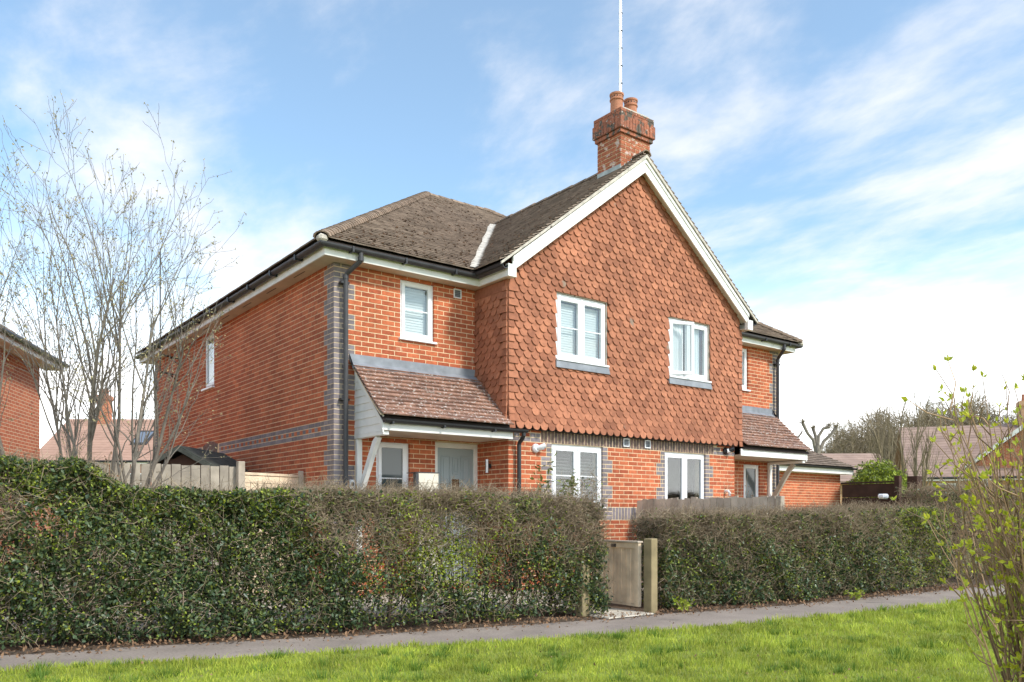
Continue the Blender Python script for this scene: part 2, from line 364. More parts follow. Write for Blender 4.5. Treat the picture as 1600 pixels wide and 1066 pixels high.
def brick_wall(name, fr, width, c0, c1, openings, color, convex0=True, convex1=True, visz=1.62, special=None, visx=None):
    host = wall_core(name, fr, width, c0 * CH, max(c1 * CH, SOF - .0) if c1 >= 65 else c1 * CH, openings)
    for c in range(c0, c1):
        z0, z1 = c * CH + J / 2, (c + 1) * CH - J / 2; zc = (z0 + z1) / 2
        step = .225
        br = special(c) if special else None          # list of (u0,u1,key) replacing the course over a range
        cuts = {0., width}
        u = (c % 2) * .1125
        while u < width: cuts.add(round(u, 4)); u += step
        for (a, b, k) in color(c): cuts |= {round(a, 4), round(b, 4)}
        ops = [(o[0], o[1]) for o in openings if o[2] < zc < o[3]]
        for a, b in ops: cuts |= {round(a, 4), round(b, 4)}
        cs = sorted(x for x in cuts if -1e-6 <= x <= width + 1e-6)
        # drop slivers
        keep = [cs[0]]
        must = {0., round(width, 4)} | {round(e, 4) for z in color(c) for e in z[:2]} | {round(e, 4) for o in ops for e in o}
        for x in cs[1:]:
            if x - keep[-1] < .05:
                if x in must and keep[-1] not in must: keep[-1] = x
                elif x in must: keep.append(x)
                continue
            keep.append(x)
        for a, b in zip(keep[:-1], keep[1:]):
            uc = (a + b) / 2
            if any(o0 < uc < o1 for o0, o1 in ops): continue
            if br and any(s0 - .001 < uc < s1 + .001 for s0, s1 in br): continue
            key = 'brick'
            for (s, e, k) in color(c):
                if s - 1e-4 < uc < e + 1e-4: key = k
            if key is None: continue
            ia = -.002 if (a < 1e-6 and convex0) else a + J / 2; ib = width + .002 if (b > width - 1e-6 and convex1) else b - J / 2
            if any(abs(a - o1) < 1e-4 for o0, o1 in ops): ia = a - .003
            if any(abs(b - o0) < 1e-4 for o0, o1 in ops): ib = b + .003
            lay_brick(fr, host, ia, ib, z0, z1, key, vis=(visz < zc < 4.85) and (visx is None or visx(uc, zc)))
    return host
def soldiers(fr, host, u0, u1, z0, key='blue', pitch=.075):
    n = int(round((u1 - u0) / pitch)); p = (u1 - u0) / n
    for i in range(n): lay_brick(fr, host, u0 + i * p + J / 2, u0 + (i + 1) * p - J / 2, z0 + J / 2, z0 + .225 - J / 2, key, vis=False)
def quoin(c, long_first):
    g = ((64 - c) // 3) % 2 == (0 if long_first else 1)
    return .3375 if g else .225
F_side = Frame((0, 0), (0, 1), (-1, 0)); F_fl = Frame((0, 0), (1, 0), (0, -1)); F_gab = Frame((A, GY), (1, 0), (0, -1))
F_rl = Frame((A, 0), (0, -1), (-1, 0)); F_rr = Frame((W - A, 0), (0, -1), (1, 0)); F_fr = Frame((W, 0), (-1, 0), (0, -1)); F_rs = Frame((W, 0), (0, 1), (1, 0))
WIN_SIDE = (5.48, 6.14, 3.80, 4.90); WIN_SIDEG = (5.36, 6.10, 1.35, 2.40)
WIN_FL = (1.11, 1.735, 3.97, 4.90); WIN_FG = (.69, 1.285, 1.20, 2.36); DOOR = (1.745, 2.605, .15, 2.385)
G1 = (.897, 2.074, 1.35, 2.40); G2 = (W - 2 * A - 2.074, W - 2 * A - .897, 1.35, 2.40)
def side_col(c):
    r = [(0, quoin(c, True), 'blue'), (D - quoin(c, True), D, 'blue')]
    if c in (32, 34): r += [(0, D, 'blue')]
    return r
def side_special(c):
    if c == 33: return [(.3375, D)]
    return [(5.2, 6.26)] if c in (32, 34) else None
sw = brick_wall('side_wall', F_side, D, 0, 66, [WIN_SIDE, WIN_SIDEG], side_col, special=side_special, visz=2.0)
u = .3375
i = 0
while u < D - .1:
    if not 5.2 < u + .05 < 6.26: lay_brick(F_side, sw, u + J / 2, u + .1125 - J / 2, 33 * CH + J / 2, 34 * CH - J / 2, 'brick' if i % 2 else 'blue', vis=False)
    u += .1125; i += 1
# segmental arch of soldiers over the lower side window
na = 12
for k in range(na):
    t = (k + .5) / na - .5; ang = t * .55; uc = 5.73 + t * .90; zc = 2.52 + .075 * (1 - (2 * t) ** 2)
    m = F_side.matrix() @ Matrix.Translation((uc, -.045, zc)) @ Matrix.Rotation(ang, 4, 'Y') @ Matrix.Diagonal((.063, .1, .215, 1))
    BR.put('brown', m, sw, 0)
fl_col = lambda c: [(0, .225 if quoin(c, True) > .3 else .3375, 'blue')]
brick_wall('front_wall', F_fl, A, 0, 66, [WIN_FL, WIN_FG, DOOR], fl_col, convex1=False, visz=2.5, visx=lambda u, z: z > 3.62 or u < .22)
brick_wall('front_wall', F_fr, A, 0, 66, [WIN_FL, WIN_FG, DOOR], fl_col, convex1=False, visz=3.6)
none = lambda c: []
brick_wall('return_wall', F_rl, PJ, 0, 34, [], none, convex0=False)
brick_wall('return_wall', F_rr, PJ, 0, 34, [], none, convex0=False, visz=9)
GW = W - 2 * A
def gab_col(c):
    r = []
    for g in (G1, G2):
        wd = .225 if ((31 - c) // 3) % 2 else .1125
        if 15 <= c < 32: r += [(g[0] - wd, g[0], 'blue'), (g[1], g[1] + wd, 'blue')]
    if c in (15, 16, 17): r += [(G1[0] - .225, G1[1] + .225, 'blue'), (G2[0] - .225, G2[1] + .225, 'blue')]
    if c == 32: r += [(.0, .66, 'blue'), (GW - .66, GW, 'blue')]
    if c == 33: r += [(.11, .22, 'blue'), (.44, .66, 'blue'), (GW - .66, GW - .44, 'blue')]
    return r
def gab_special(c):
    if c in (32, 33, 34): return [(.66, GW - .66)]
    if c in (15, 16, 17): return [(G1[1] + .225, G2[0] - .225)]
gw = brick_wall('gable_wall', F_gab, GW, 0, 35, [G1, G2], gab_col, special=gab_special, visz=1.3)
soldiers(F_gab, gw, .66, GW - .66, 32 * CH, 'brown'); soldiers(F_gab, gw, G1[1] + .225, G2[0] - .225, 15 * CH, 'blue')
brick_wall('side_wall', F_rs, D, 0, 66, [], lambda c: [(0, quoin(c, True), 'blue')], visz=9)
MB().box((.25, D - .25, 0), (W - .25, D, SOF)).build('back_wall', 'brick', house)
BR.finish('brick', 'brickwork', house, 300)

# ------------------------------------------------------------------ tile hanging
HT = Pieces()
def club_outline():
    pts = [(-.0805, .215), (-.0805, .066), (-.070, .060)]
    for k in range(1, 8):
        t = math.pi + math.pi * k / 8; pts.append((.070 * math.cos(t), .060 + .060 * math.sin(t)))
    return pts + [(.070, .060), (.0805, .066), (.0805, .215)]
def rect_outline(w): return [(-w / 2, .2), (-w / 2, 0), (w / 2, 0), (w / 2, .2)]
def clip(poly, a, b, c):
    """keep a*x+b*z <= c"""
    out = []; n = len(poly)
    for i in range(n):
        p, q = poly[i], poly[(i + 1) % n]; dp, dq = a * p[0] + b * p[1] - c, a * q[0] + b * q[1] - c
        if dp <= 0: out.append(p)
        if (dp < 0 < dq) or (dq < 0 < dp):
            t = dp / (dp - dq); out.append((p[0] + (q[0] - p[0]) * t, p[1] + (q[1] - p[1]) * t))
    return out
def tile_mesh(poly, th=.017, lift=.036):
    """outline in (x,z), hung with its foot lifted off the wall; n outwards"""
    n = len(poly)
    f = [(x, lift * (1 - z / .215) + .004 + th, z) for x, z in poly]; b = [(x, y - th, z) for x, y, z in f]
    return f + b, [tuple(range(n))] + [((i + 1) % n, i, n + i, n + (i + 1) % n) for i in range(n)]
V, Fc = tile_mesh(club_outline()); HT.define('club', V, Fc, 'hang')
V, Fc = tile_mesh(rect_outline(.112)); HT.define('corner', V, Fc, 'hang')
V, Fc = tile_mesh(rect_outline(.19)); HT.define('corner2', V, Fc, 'hang')
GR_Z, GSL = 7.60, (7.60 - EZ) / (W / 2 - (A - EO))       # gable ridge height and slope
def rake(x): return EZ + GSL * (min(x, W - x) - (A - EO)) - .10      # underside of the roof over the wall
F_hang = Frame((0, HG), (1, 0), (0, -1)); F_hl = Frame((HX0, HG), (0, 1), (-1, 0)); F_hr = Frame((HX1, HG), (0, 1), (1, 0))
WF1 = (A + .92, A + 2.06, 3.80, 4.885); WF2 = (W - A - 2.06, W - A - .92, 3.80, 4.885)
gc = MB()
# core of the tile-hung storey: five strips round two windows, gable above
zb = 2.64
def core_rect(x0, x1, z0, z1): gc.box((x0, HG, z0), (x1, HG + .2, z1))
core_rect(HX0, WF1[0], zb, 4.9); core_rect(WF1[1], WF2[0], zb, 4.9); core_rect(WF2[1], HX1, zb, 4.9)
core_rect(WF1[0], WF1[1], zb, WF1[2]); core_rect(WF2[0], WF2[1], zb, WF2[2])
gc.prism([(HX0, 4.9), (HX1, 4.9), (HX1, rake(HX1)), (W / 2, rake(W / 2)), (HX0, rake(HX0))], 1, HG, HG + .2)
gc.box((HX0, HG + .2, zb), (HX0 + .1, 0, SOF)); gc.box((HX1 - .1, HG + .2, zb), (HX1, 0, SOF))
hang = gc.build('tile_hung_gable', 'hang', house)
def put_tile(fr, key, u, z, out=0., vis=True):
    jit = Matrix.Rotation(RNG.normal(0, .012), 4, 'Y')
    m = fr.matrix() @ Matrix.Translation((u, out + RNG.uniform(0, .004), z)) @ jit
    a = 0
    if vis:
        p = project(fr(u - .08, 0, z)); q = project(fr(u + .08, 0, z + .11)); a = abs(p[0] - q[0]) * .114 / p[2] * FPX
    HT.put(key, m, hang, a)
odd = 0
row = 0; z = 2.585
special_n = 0
while z < 7.4:
    kick = max(0, 2.585 + .36 - z) * .06
    nrow = 0
    u = HX0 + .112 + .0825 + (row % 2) * .0825
    k0 = 'corner' if row % 2 == 0 else 'corner2'; cw = .112 if row % 2 == 0 else .19
    if z + .2 < 5.0:
        put_tile(F_hang, k0, HX0 - .02 + cw / 2, z, kick, False); put_tile(F_hang, k0, HX1 + .02 - cw / 2, z, kick, False)
        put_tile(F_hl, 'corner2' if row % 2 == 0 else 'corner', -.022 + (.19 if row % 2 == 0 else .112) / 2, z, kick, False)
        put_tile(F_hr, 'corner2' if row % 2 == 0 else 'corner', -.022 + (.19 if row % 2 == 0 else .112) / 2, z, kick, False)
        if z > 3.0 or True:
            v = .16 + (row % 2) * .0825
            while v < .86:
                if z + .2 < SOF:
                    put_tile(F_hl, 'club', v, z, kick, z > 3.2); put_tile(F_hr, 'club', v, z, kick, False)
                v += .165
    while u < HX1 - .11:
        poly = club_outline(); cl = False; ok = True
        for wdw in (WF1, WF2):
            x0, x1, z0, z1 = wdw[0] - .012, wdw[1] + .012, wdw[2] - .10, wdw[3] + .012
            if u + .081 > x0 and u - .081 < x1 and z + .2 > z0 and z < z1:
                if x0 < u < x1 and z0 < z + .07 < z1: 
                    if z + .05 > z1 - .06 or z + .2 < z0: pass
                    ok = False
                    if z + .215 > z1 and z < z1: poly = clip(poly, 0, -1, -(z1 - z)); ok = len(poly) > 2 and z1 - z < .17; cl = True
                elif u <= x0: poly = clip(poly, 1, 0, x0 - u); cl = True
                elif u >= x1: poly = clip(poly, -1, 0, -(x1 - u)); cl = True
                elif z + .07 <= z0: poly = clip(poly, 0, 1, z0 - z); cl = True
                else: poly = clip(poly, 0, -1, -(z1 - z)); cl = True
        if ok and z + .215 > rake(u - .081 if u < W / 2 else u + .081) - .005:
            cl = True; s = GSL if u < W / 2 else -GSL
            # keep z_local - s*x_local <= rake(u)-z
            poly = clip(poly, -s, 1, rake(u) - z - .004)
            ok = len(poly) > 2 and max(p[1] for p in poly) - min(p[1] for p in poly) > .03
        if ok and len(poly) > 2:
            if cl:
                Vc, Fcc = tile_mesh(poly); key = 'cut%d' % special_n; special_n += 1; HT.define(key, Vc, Fcc, 'hang'); put_tile(F_hang, key, u, z, kick, False)
            else: put_tile(F_hang, 'club', u, z, kick)
        u += .165
    z += .114; row += 1
HT.finish('hanging_tile', 'tile_hanging', house, 300)
# plain top course of the returns under the soffit, and the board under the hanging
MB(F_hl).box((.03, .0, 4.76), (.86, .045, SOF - .004)).build('top_tile_course', 'hang', house)
MB().box((HX0 + .01, HG - .01, zb - .05), (HX1 - .01, GY - .003, zb - .002)).build('tilting_board', 'black', house)

# ------------------------------------------------------------------ roof
RX0, RY, RZ = 4.66, 5.0, 8.56                      # hip apex, ridge line, roof plane ridge height
MSL, HSL = (RZ - EZ) / (RY + EO), (RZ - EZ) / (RX0 + EO)
VX, VY = W / 2, -EO + (GR_Z - EZ) / MSL            # top of the valley
RT = Pieces(); RT.define('t', [(-.5, 0, 0), (.5, 0, 0), (.5, 1, 0), (-.5, 1, 0), (-.5, 0, 1), (.5, 0, 1), (.5, 1, .35), (-.5, 1, .35)], CUBE_F, 'roof')
RT.define('p', [(-.5, 0, 0), (.5, 0, 0), (.5, 1, 0), (-.5, 1, 0), (-.5, 0, 1), (.5, 0, 1), (.5, 1, .35), (-.5, 1, .35)], CUBE_F, 'porcht')
def slope(O, U, Vd, length, span, host, key='t', gauge=.118, wid=.167, pieces=None, th=.02, vis=True, curve=None, lift=.042, tilt=.20):
    """tile a roof slope: O eave origin, U along the eave, Vd up the slope, span(v)->(u0,u1)"""
    O, U, Vd = Vector(O), Vector(U).normalized(), Vector(Vd).normalized(); Nn = U.cross(Vd)
    if Nn.z < 0: Nn = -Nn
    R = Matrix((U, Vd, Nn)).transposed().to_4x4()
    nrow = int(length / gauge)
    for r in range(nrow + 1):
        v = r * gauge
        if v > length - .02: break
        u0, u1 = span(min(v + gauge / 2, length))
        if u1 - u0 < .04: continue
        u = u0 - (wid / 2 if r % 2 else 0) - ((u0 / wid) % 1) * wid
        ln = min(gauge + .075, length - v)
        while u < u1:
            a, b = max(u, u0), min(u + wid, u1); u += wid
            if b - a < .03: continue
            c = curve(v) if curve else 0
            P = O + U * ((a + b) / 2) + Vd * v + Nn * (c + lift + RNG.uniform(-.001, .0025))
            m = Matrix.Translation(P) @ R @ Matrix.Rotation(RNG.normal(0, .005), 4, 'Z') @ Matrix.Rotation(-tilt + RNG.normal(0, .006), 4, 'X') @ Matrix.Diagonal((b - a - .002, ln, th, 1))
            p = project(P); ar = 0
            if vis: ar = (b - a) * (abs(U.x * CY - U.y * SY) + .05) * gauge / p[2] ** 2
            pieces.put(key, m, host, ar)
def deck(name, quads, m='deck'):
    b = MB()
    for q in quads:
        q = [Vector(p) for p in q]; lo = [p - Vector((0, 0, .045)) for p in q]; n = len(q)
        b.add([tuple(p) for p in q] + [tuple(p) for p in lo], [tuple(range(n)), tuple(range(n, 2 * n))[::-1]] + [(i, (i + 1) % n, n + (i + 1) % n, n + i) for i in range(n)])
    return b.build(name, m, house)
BX, BY = W + EO, D + EO
RX1 = W - RX0
dz = -.004
def P3(x, y, z): return (x, y, z + dz)
roof = deck('roof', [
    [P3(-EO, -EO, EZ), P3(A - EO, -EO, EZ), P3(VX, VY, GR_Z), P3(W - A + EO, -EO, EZ), P3(BX, -EO, EZ), P3(RX1, RY, RZ), P3(RX0, RY, RZ)],
    [P3(-EO, BY, EZ), P3(-EO, -EO, EZ), P3(RX0, RY, RZ)], [P3(BX, -EO, EZ), P3(BX, BY, EZ), P3(RX1, RY, RZ)],
    [P3(BX, BY, EZ), P3(-EO, BY, EZ), P3(RX0, RY, RZ), P3(RX1, RY, RZ)],
    [P3(A - EO, -1.06, EZ), P3(VX, -1.06, GR_Z), P3(VX, VY, GR_Z), P3(A - EO, -EO, EZ)], [P3(VX, -1.06, GR_Z), P3(W - A + EO, -1.06, EZ), P3(W - A + EO, -EO, EZ), P3(VX, VY, GR_Z)]])
Lm = math.hypot(RY + EO, RZ - EZ)
def main_span_left(v):
    t = v / Lm; xl = -EO + t * (RX0 + EO); y = -EO + t * (RY + EO); z = EZ + t * (RZ - EZ)
    xr = A - EO + (z - EZ) / GSL - .06 if z < GR_Z else W / 2
    return xl, xr
def main_span_right(v):
    a, b = main_span_left(v); return W - b, W - a
slope((0, -EO, EZ), (1, 0, 0), (0, RY + EO, RZ - EZ), Lm, main_span_left, roof, pieces=RT)
slope((0, -EO, EZ), (1, 0, 0), (0, RY + EO, RZ - EZ), Lm, main_span_right, roof, pieces=RT, vis=False)
Lh = math.hypot(RX0 + EO, RZ - EZ)
slope((-EO, 0, EZ), (0, 1, 0), (RX0 + EO, 0, RZ - EZ), Lh, lambda v: (-EO + v / Lh * (RY + EO), BY - v / Lh * (BY - RY)), roof, pieces=RT, vis=False)
slope((BX, 0, EZ), (0, 1, 0), (-RX0 - EO, 0, RZ - EZ), Lh, lambda v: (-EO + v / Lh * (RY + EO), BY - v / Lh * (BY - RY)), roof, pieces=RT, vis=False)
Lg = math.hypot(W / 2 - A + EO, GR_Z - EZ)
gspan = lambda v: (-1.08, -EO + v / Lg * (VY + EO) - .05)
slope((A - EO, 0, EZ), (0, 1, 0), (W / 2 - A + EO, 0, GR_Z - EZ), Lg, gspan, roof, pieces=RT)
slope((W - A + EO, 0, EZ), (0, 1, 0), (-(W / 2 - A + EO), 0, GR_Z - EZ), Lg, gspan, roof, pieces=RT, vis=False)
RT.finish('roof_tile', 'roof_tiling', house, 300)
# moss cushions lodged on the slopes
def moss(n, place):
    Pm = np.array([place() for _ in range(n)]); r = RNG.uniform(.012, .034, n)
    base = np.array([(1, 0, 0), (.3, .95, 0), (-.8, .6, 0), (-.8, -.6, 0), (.3, -.95, 0), (0, 0, .75)]); V = (base[None] * r[:, None, None] * RNG.uniform(.6, 1.3, (n, 6, 1)) + Pm[:, None]).reshape(-1, 3)
    i = np.arange(n)[:, None] * 6; Fm = np.concatenate([i + [k, (k + 1) % 5, 5] for k in range(5)], 1).reshape(-1, 3)
    np_mesh('moss', V, Fm, 'moss', None, roof, kind='stuff')
def moss_main():
    v = random.random() ** 1.3 * Lm * .97; a, b = main_span_left(v); u = random.uniform(a + .1, b - .1); t = v / Lm; return (u, -EO + t * (RY + EO), EZ + t * (RZ - EZ) + .055)
def moss_gable():
    v = random.random() * Lg * .97; a, b = gspan(v); t = v / Lg; return (A - EO + t * (W / 2 - A + EO), random.uniform(a + .05, b - .1), EZ + t * (GR_Z - EZ) + .055)
moss(900, moss_main); moss(600, moss_gable)
for x in (-EO + .02, BX - .02): MB().box((x - .07, -EO - .05, EZ - .03), (x + .07, -EO + .09, EZ + .075)).build('hip_mortar', 'mortarw', roof, bevel=.03)
# ridges and hips
def ridge(p, q, n, name, r=.105, drop=.03, flat=.75):
    p, q = Vector(p), Vector(q); d = (q - p).normalized(); side = d.cross(Vector((0, 0, 1))).normalized(); up = side.cross(d).normalized()
    if up.z < 0: up = -up
    L = (q - p).length / n
    b = MB()
    ang = [math.pi * k / 6 for k in range(7)]
    prof = [(r * math.cos(t), r * flat * math.sin(t) - drop) for t in ang]
    prof2 = [(.85 * x, y - .016) for x, y in prof]
    vs = []
    for s, sc in ((0, 1.06), (L + .03, .97)):
        for pf in (prof, prof2): vs += [tuple(side * x * sc + up * y + d * s + up * (.01 if s == 0 else 0)) for x, y in pf]
    k = 7
    fs = [(i, i + 1, 2 * k + i + 1, 2 * k + i) for i in range(k - 1)] + [(i + 1, i, k + i, k + i + 1) for i in range(k - 1)] + [(2 * k + i, 2 * k + i + 1, 3 * k + i + 1, 3 * k + i) for i in range(k - 1)] + [(k + i + 1, k + i, 3 * k + i, 3 * k + i + 1) for i in range(k - 1)]
    me = bpy.data.meshes.new(name); me.from_pydata(vs, [], fs); me.materials.append(M['ridge']); me.update()
    for i in range(n):
        o = link(name, me, roof); o.location = p + d * (L * i) + Vector((0, 0, .03 + random.uniform(-.004, .004)))
ridge((RX0 - .05, RY, RZ), (RX1 + .05, RY, RZ), 5, 'ridge_tile')
ridge((W / 2, -1.09, GR_Z), (W / 2, VY + .05, GR_Z), 12, 'ridge_tile')
nh = int(math.sqrt((RX0 + EO) ** 2 + (RY + EO) ** 2 + (RZ - EZ) ** 2) / .12)
ridge((-EO, -EO, EZ + .01), (RX0, RY, RZ + .01), nh, 'bonnet_tile', r=.12, drop=.015, flat=.7)
ridge((BX, -EO, EZ + .01), (RX1, RY, RZ + .01), nh, 'bonnet_tile', r=.12, drop=.015, flat=.7)
# open valleys with pale mortar
for sgn in (1, -1):
    f = (lambda x: x) if sgn > 0 else (lambda x: W - x)
    a = Vector((f(A - EO + .02), -EO + .02, EZ + .02)); b_ = Vector((f(VX - .1), VY - .12, GR_Z - .06))
    n_ = 10; vs = []; sd_ = Vector((1, 0, 0)) * sgn
    for i in range(n_ + 1):
        p = a.lerp(b_, i / n_); w_ = .062 + .012 * math.sin(i * 2.3)
        vs += [tuple(p + Vector((-w_ * sgn, w_ * .8, .09))), tuple(p + Vector((0, 0, .075))), tuple(p + Vector((w_ * sgn, -w_ * .9, .09)))]
    me = bpy.data.meshes.new('valley'); fs = []
    for i in range(n_): fs += [(3 * i, 3 * i + 1, 3 * i + 4, 3 * i + 3), (3 * i + 1, 3 * i + 2, 3 * i + 5, 3 * i + 4)]
    me.from_pydata(vs, [], fs); me.materials.append(M['mortarw']); me.update(); link('valley', me, roof)

# fascia, soffit, gutters
def plan_band(path, n0, n1, z0, z1, name, m, parent=house, closed=False):
    """vertical-sided band along a plan polyline; offsets n0..n1 to the right-hand side of travel"""
    def off(n):
        out = []
        for i, p in enumerate(path):
            p = Vector(p)
            d0 = (p - Vector(path[i - 1])).normalized() if i else None; d1 = (Vector(path[i + 1]) - p).normalized() if i < len(path) - 1 else None
            if d0 is None: d0 = d1
            if d1 is None: d1 = d0
            m0, m1 = Vector((d0.y, -d0.x)), Vector((d1.y, -d1.x)); bs = (m0 + m1).normalized(); out.append(p + bs * (n / max(.3, bs.dot(m0))))
        return out
    a, b = off(n0), off(n1); k = len(path); vs = []
    for q, z in ((a, z0), (b, z0), (b, z1), (a, z1)): vs += [(p.x, p.y, z) for p in q]
    fs = []
    for i in range(k - 1):
        for j in range(4): fs.append((j * k + i, j * k + i + 1, ((j + 1) % 4) * k + i + 1, ((j + 1) % 4) * k + i))
    fs += [(0, k, 2 * k, 3 * k), (k - 1, 4 * k - 1, 3 * k - 1, 2 * k - 1)]
    return MB().add(vs, fs).build(name, m, parent)
eaveL = [(0, D), (0, 0), (A - .07, 0), (A - .07, -.98)]         # travelling round the house, outside on the right-hand side
eaveR = [(W - A + .07, -.98), (W - A + .07, 0), (W, 0), (W, D)]
FO = .27
for e in (eaveL, eaveR):
    FOo = FO
    pass
def eave_path(o):
    return [(-o, D + .25), (-o, -o), (A - .07 - o + .02, -o), (A - .07 - o + .02, -.95)]
mir = lambda path: [(W - x, y) for x, y in path][::-1]
for side in (0, 1):
    pth = [(-.0, D + .2), (0, 0), (A - .16, 0), (A - .16, -.99)]
    g = (lambda q: q) if side == 0 else mir
    def band(inner, outer, z0, z1, name, m):
        # outline given by two concentric eave paths
        k = 4; a, b = g(inner), g(outer); vs = []
        for q, z in ((a, z0), (b, z0), (b, z1), (a, z1)): vs += [(x, y, z) for x, y in q]
        fs = []
        for i in range(k - 1):
            for j in range(4): fs.append((j * k + i, j * k + i + 1, ((j + 1) % 4) * k + i + 1, ((j + 1) % 4) * k + i))
        fs += [(0, k, 2 * k, 3 * k), (k - 1, 4 * k - 1, 3 * k - 1, 2 * k - 1)]
        return MB().add(vs, fs).build(name, m, house)
    GE = A - .07
    def ep(o, og): return [(-o, D + .3), (-o, -o), (GE - og, -o), (GE - og, -1.0)]
    band(ep(.245, .115), ep(.27, .14), 4.925, 5.075, 'fascia_board', 'white')
    band(ep(.002, -.03), ep(.2445, .1145), 4.932, 4.944, 'soffit', 'soffit')
    # gutter: half-round trough swept along the eave
    prof = [(.056 * math.cos(t), .056 * math.sin(t)) for t in [math.pi + math.pi * k / 8 for k in range(9)]] + [(.049 * math.cos(t), .004 + .049 * math.sin(t)) for t in [2 * math.pi - math.pi * k / 8 for k in range(9)]]
    vs = []; n_ = len(prof); loops = []
    for (o, zz_) in prof: loops.append([(x, -1.075 if y == -1.0 else y, 5.075 + zz_) for x, y in g(ep(.335 + o, .205 + o))])
    for k in range(4): vs += [lp[k] for lp in loops]
    fs = [(k * n_ + j, k * n_ + (j + 1) % n_, (k + 1) * n_ + (j + 1) % n_, (k + 1) * n_ + j) for k in range(3) for j in range(n_)] + [tuple(range(n_)), tuple(range(3 * n_, 4 * n_))]
    gut = MB().add(vs, fs).build('gutter', 'gutterg', house)
    # brackets
    pts = [(-.30, y) for y in np.arange(.5, D, 1.0)] + [(x, -.30) for x in (.12, 1.0, 1.9)]
    for (x, y) in pts:
        if side: x = W - x
        b = MB()
        if abs(y + .30) < 1e-6: b.box((x - .016, -.40, 5.008), (x + .016, -.268, 5.05)); b.box((x - .014, -.402, 5.018), (x + .014, -.396, 5.085))
        else:
            sx_ = -1 if side == 0 else 1; xx = 0 if side == 0 else W
            b.box((xx + sx_ * .268, y - .016, 5.008), (xx + sx_ * .40, y + .016, 5.05)); b.box((xx + sx_ * .394, y - .02, 5.012), (xx + sx_ * .402, y + .02, 5.09))
        b.build('gutter_bracket', 'black', gut)
    if side == 0:
        for y in np.arange(.7, D - .5, 1.15): MB().box((-.16, y, 4.9305), (-.14, y + .42, 4.9315)).build('vent_slot', 'black', house)
    # downpipe with swan neck
    px_ = .147
    fx = (lambda x: x) if side == 0 else (lambda x: W - x)
    b = MB(); b.tube([(fx(px_ + .12), -.335, 5.03), (fx(px_ + .12), -.335, 4.95), (fx(px_ + .115), -.32, 4.91), (fx(px_ + .02), -.13, 4.78), (fx(px_), -.09, 4.74), (fx(px_), -.09, 4.0), (fx(px_), -.09, .05)], .036, 12)
    for z in (4.97, 4.745): b.tube([(fx(px_ + (.12 if z > 4.9 else 0)), -.335 if z > 4.9 else -.09, z), (fx(px_ + (.12 if z > 4.9 else 0)), -.335 if z > 4.9 else -.09, z - .06)], .043, 12)
    dp = b.build('downpipe', 'gutterg', house, smooth=False)
    for z in (4.62, 2.9, 1.3): MB().box((fx(px_ - .075), -.1, z), (fx(px_ + .06), -.006, z + .03)).build('pipe_clip', 'black', dp)

# bargeboards
for side in (0, 1):
    f = (lambda x: x) if side == 0 else (lambda x: W - x)
    x0 = A - .07 - .14
    def zt(x): return EZ + GSL * (x - (A - EO)) - .055
    b = MB(); b.prism([(f(x0 + .10), zt(x0 + .10) - .225), (f(x0 + .10), zt(x0 + .10)), (f(W / 2), zt(W / 2)), (f(W / 2), zt(W / 2) - .235)], 1, -1.045, -1.02)
    bb = b.build('bargeboard', 'white', house)
    MB().prism([(f(x0 + .10), zt(x0 + .10) - .07), (f(x0 + .10), zt(x0 + .10) + .0), (f(W / 2), zt(W / 2) + .0), (f(W / 2), zt(W / 2) - .07)], 1, -1.062, -1.0455).build('barge_trim', 'white', bb)
    MB().box((f(x0 - .01), -1.07, 4.915), (f(x0 + .155), -.99, 5.11)).build('barge_foot', 'white', house, bevel=.004)
    # sloping soffit behind the barge
    MB().prism([(f(x0 + .10), zt(x0 + .10) - .17), (f(x0 + .10), zt(x0 + .10) - .155), (f(W / 2), zt(W / 2) - .155), (f(W / 2), zt(W / 2) - .17)], 1, -1.02, HG + .0).build('verge_soffit', 'cream', house)
    # verge undercloak and mortar edge
    MB().prism([(f(A - EO), EZ - .03), (f(A - EO), EZ + .012), (f(W / 2), GR_Z + .012), (f(W / 2), GR_Z - .05)], 1, -1.085, -1.06).build('verge_edge', 'mortarw', house)

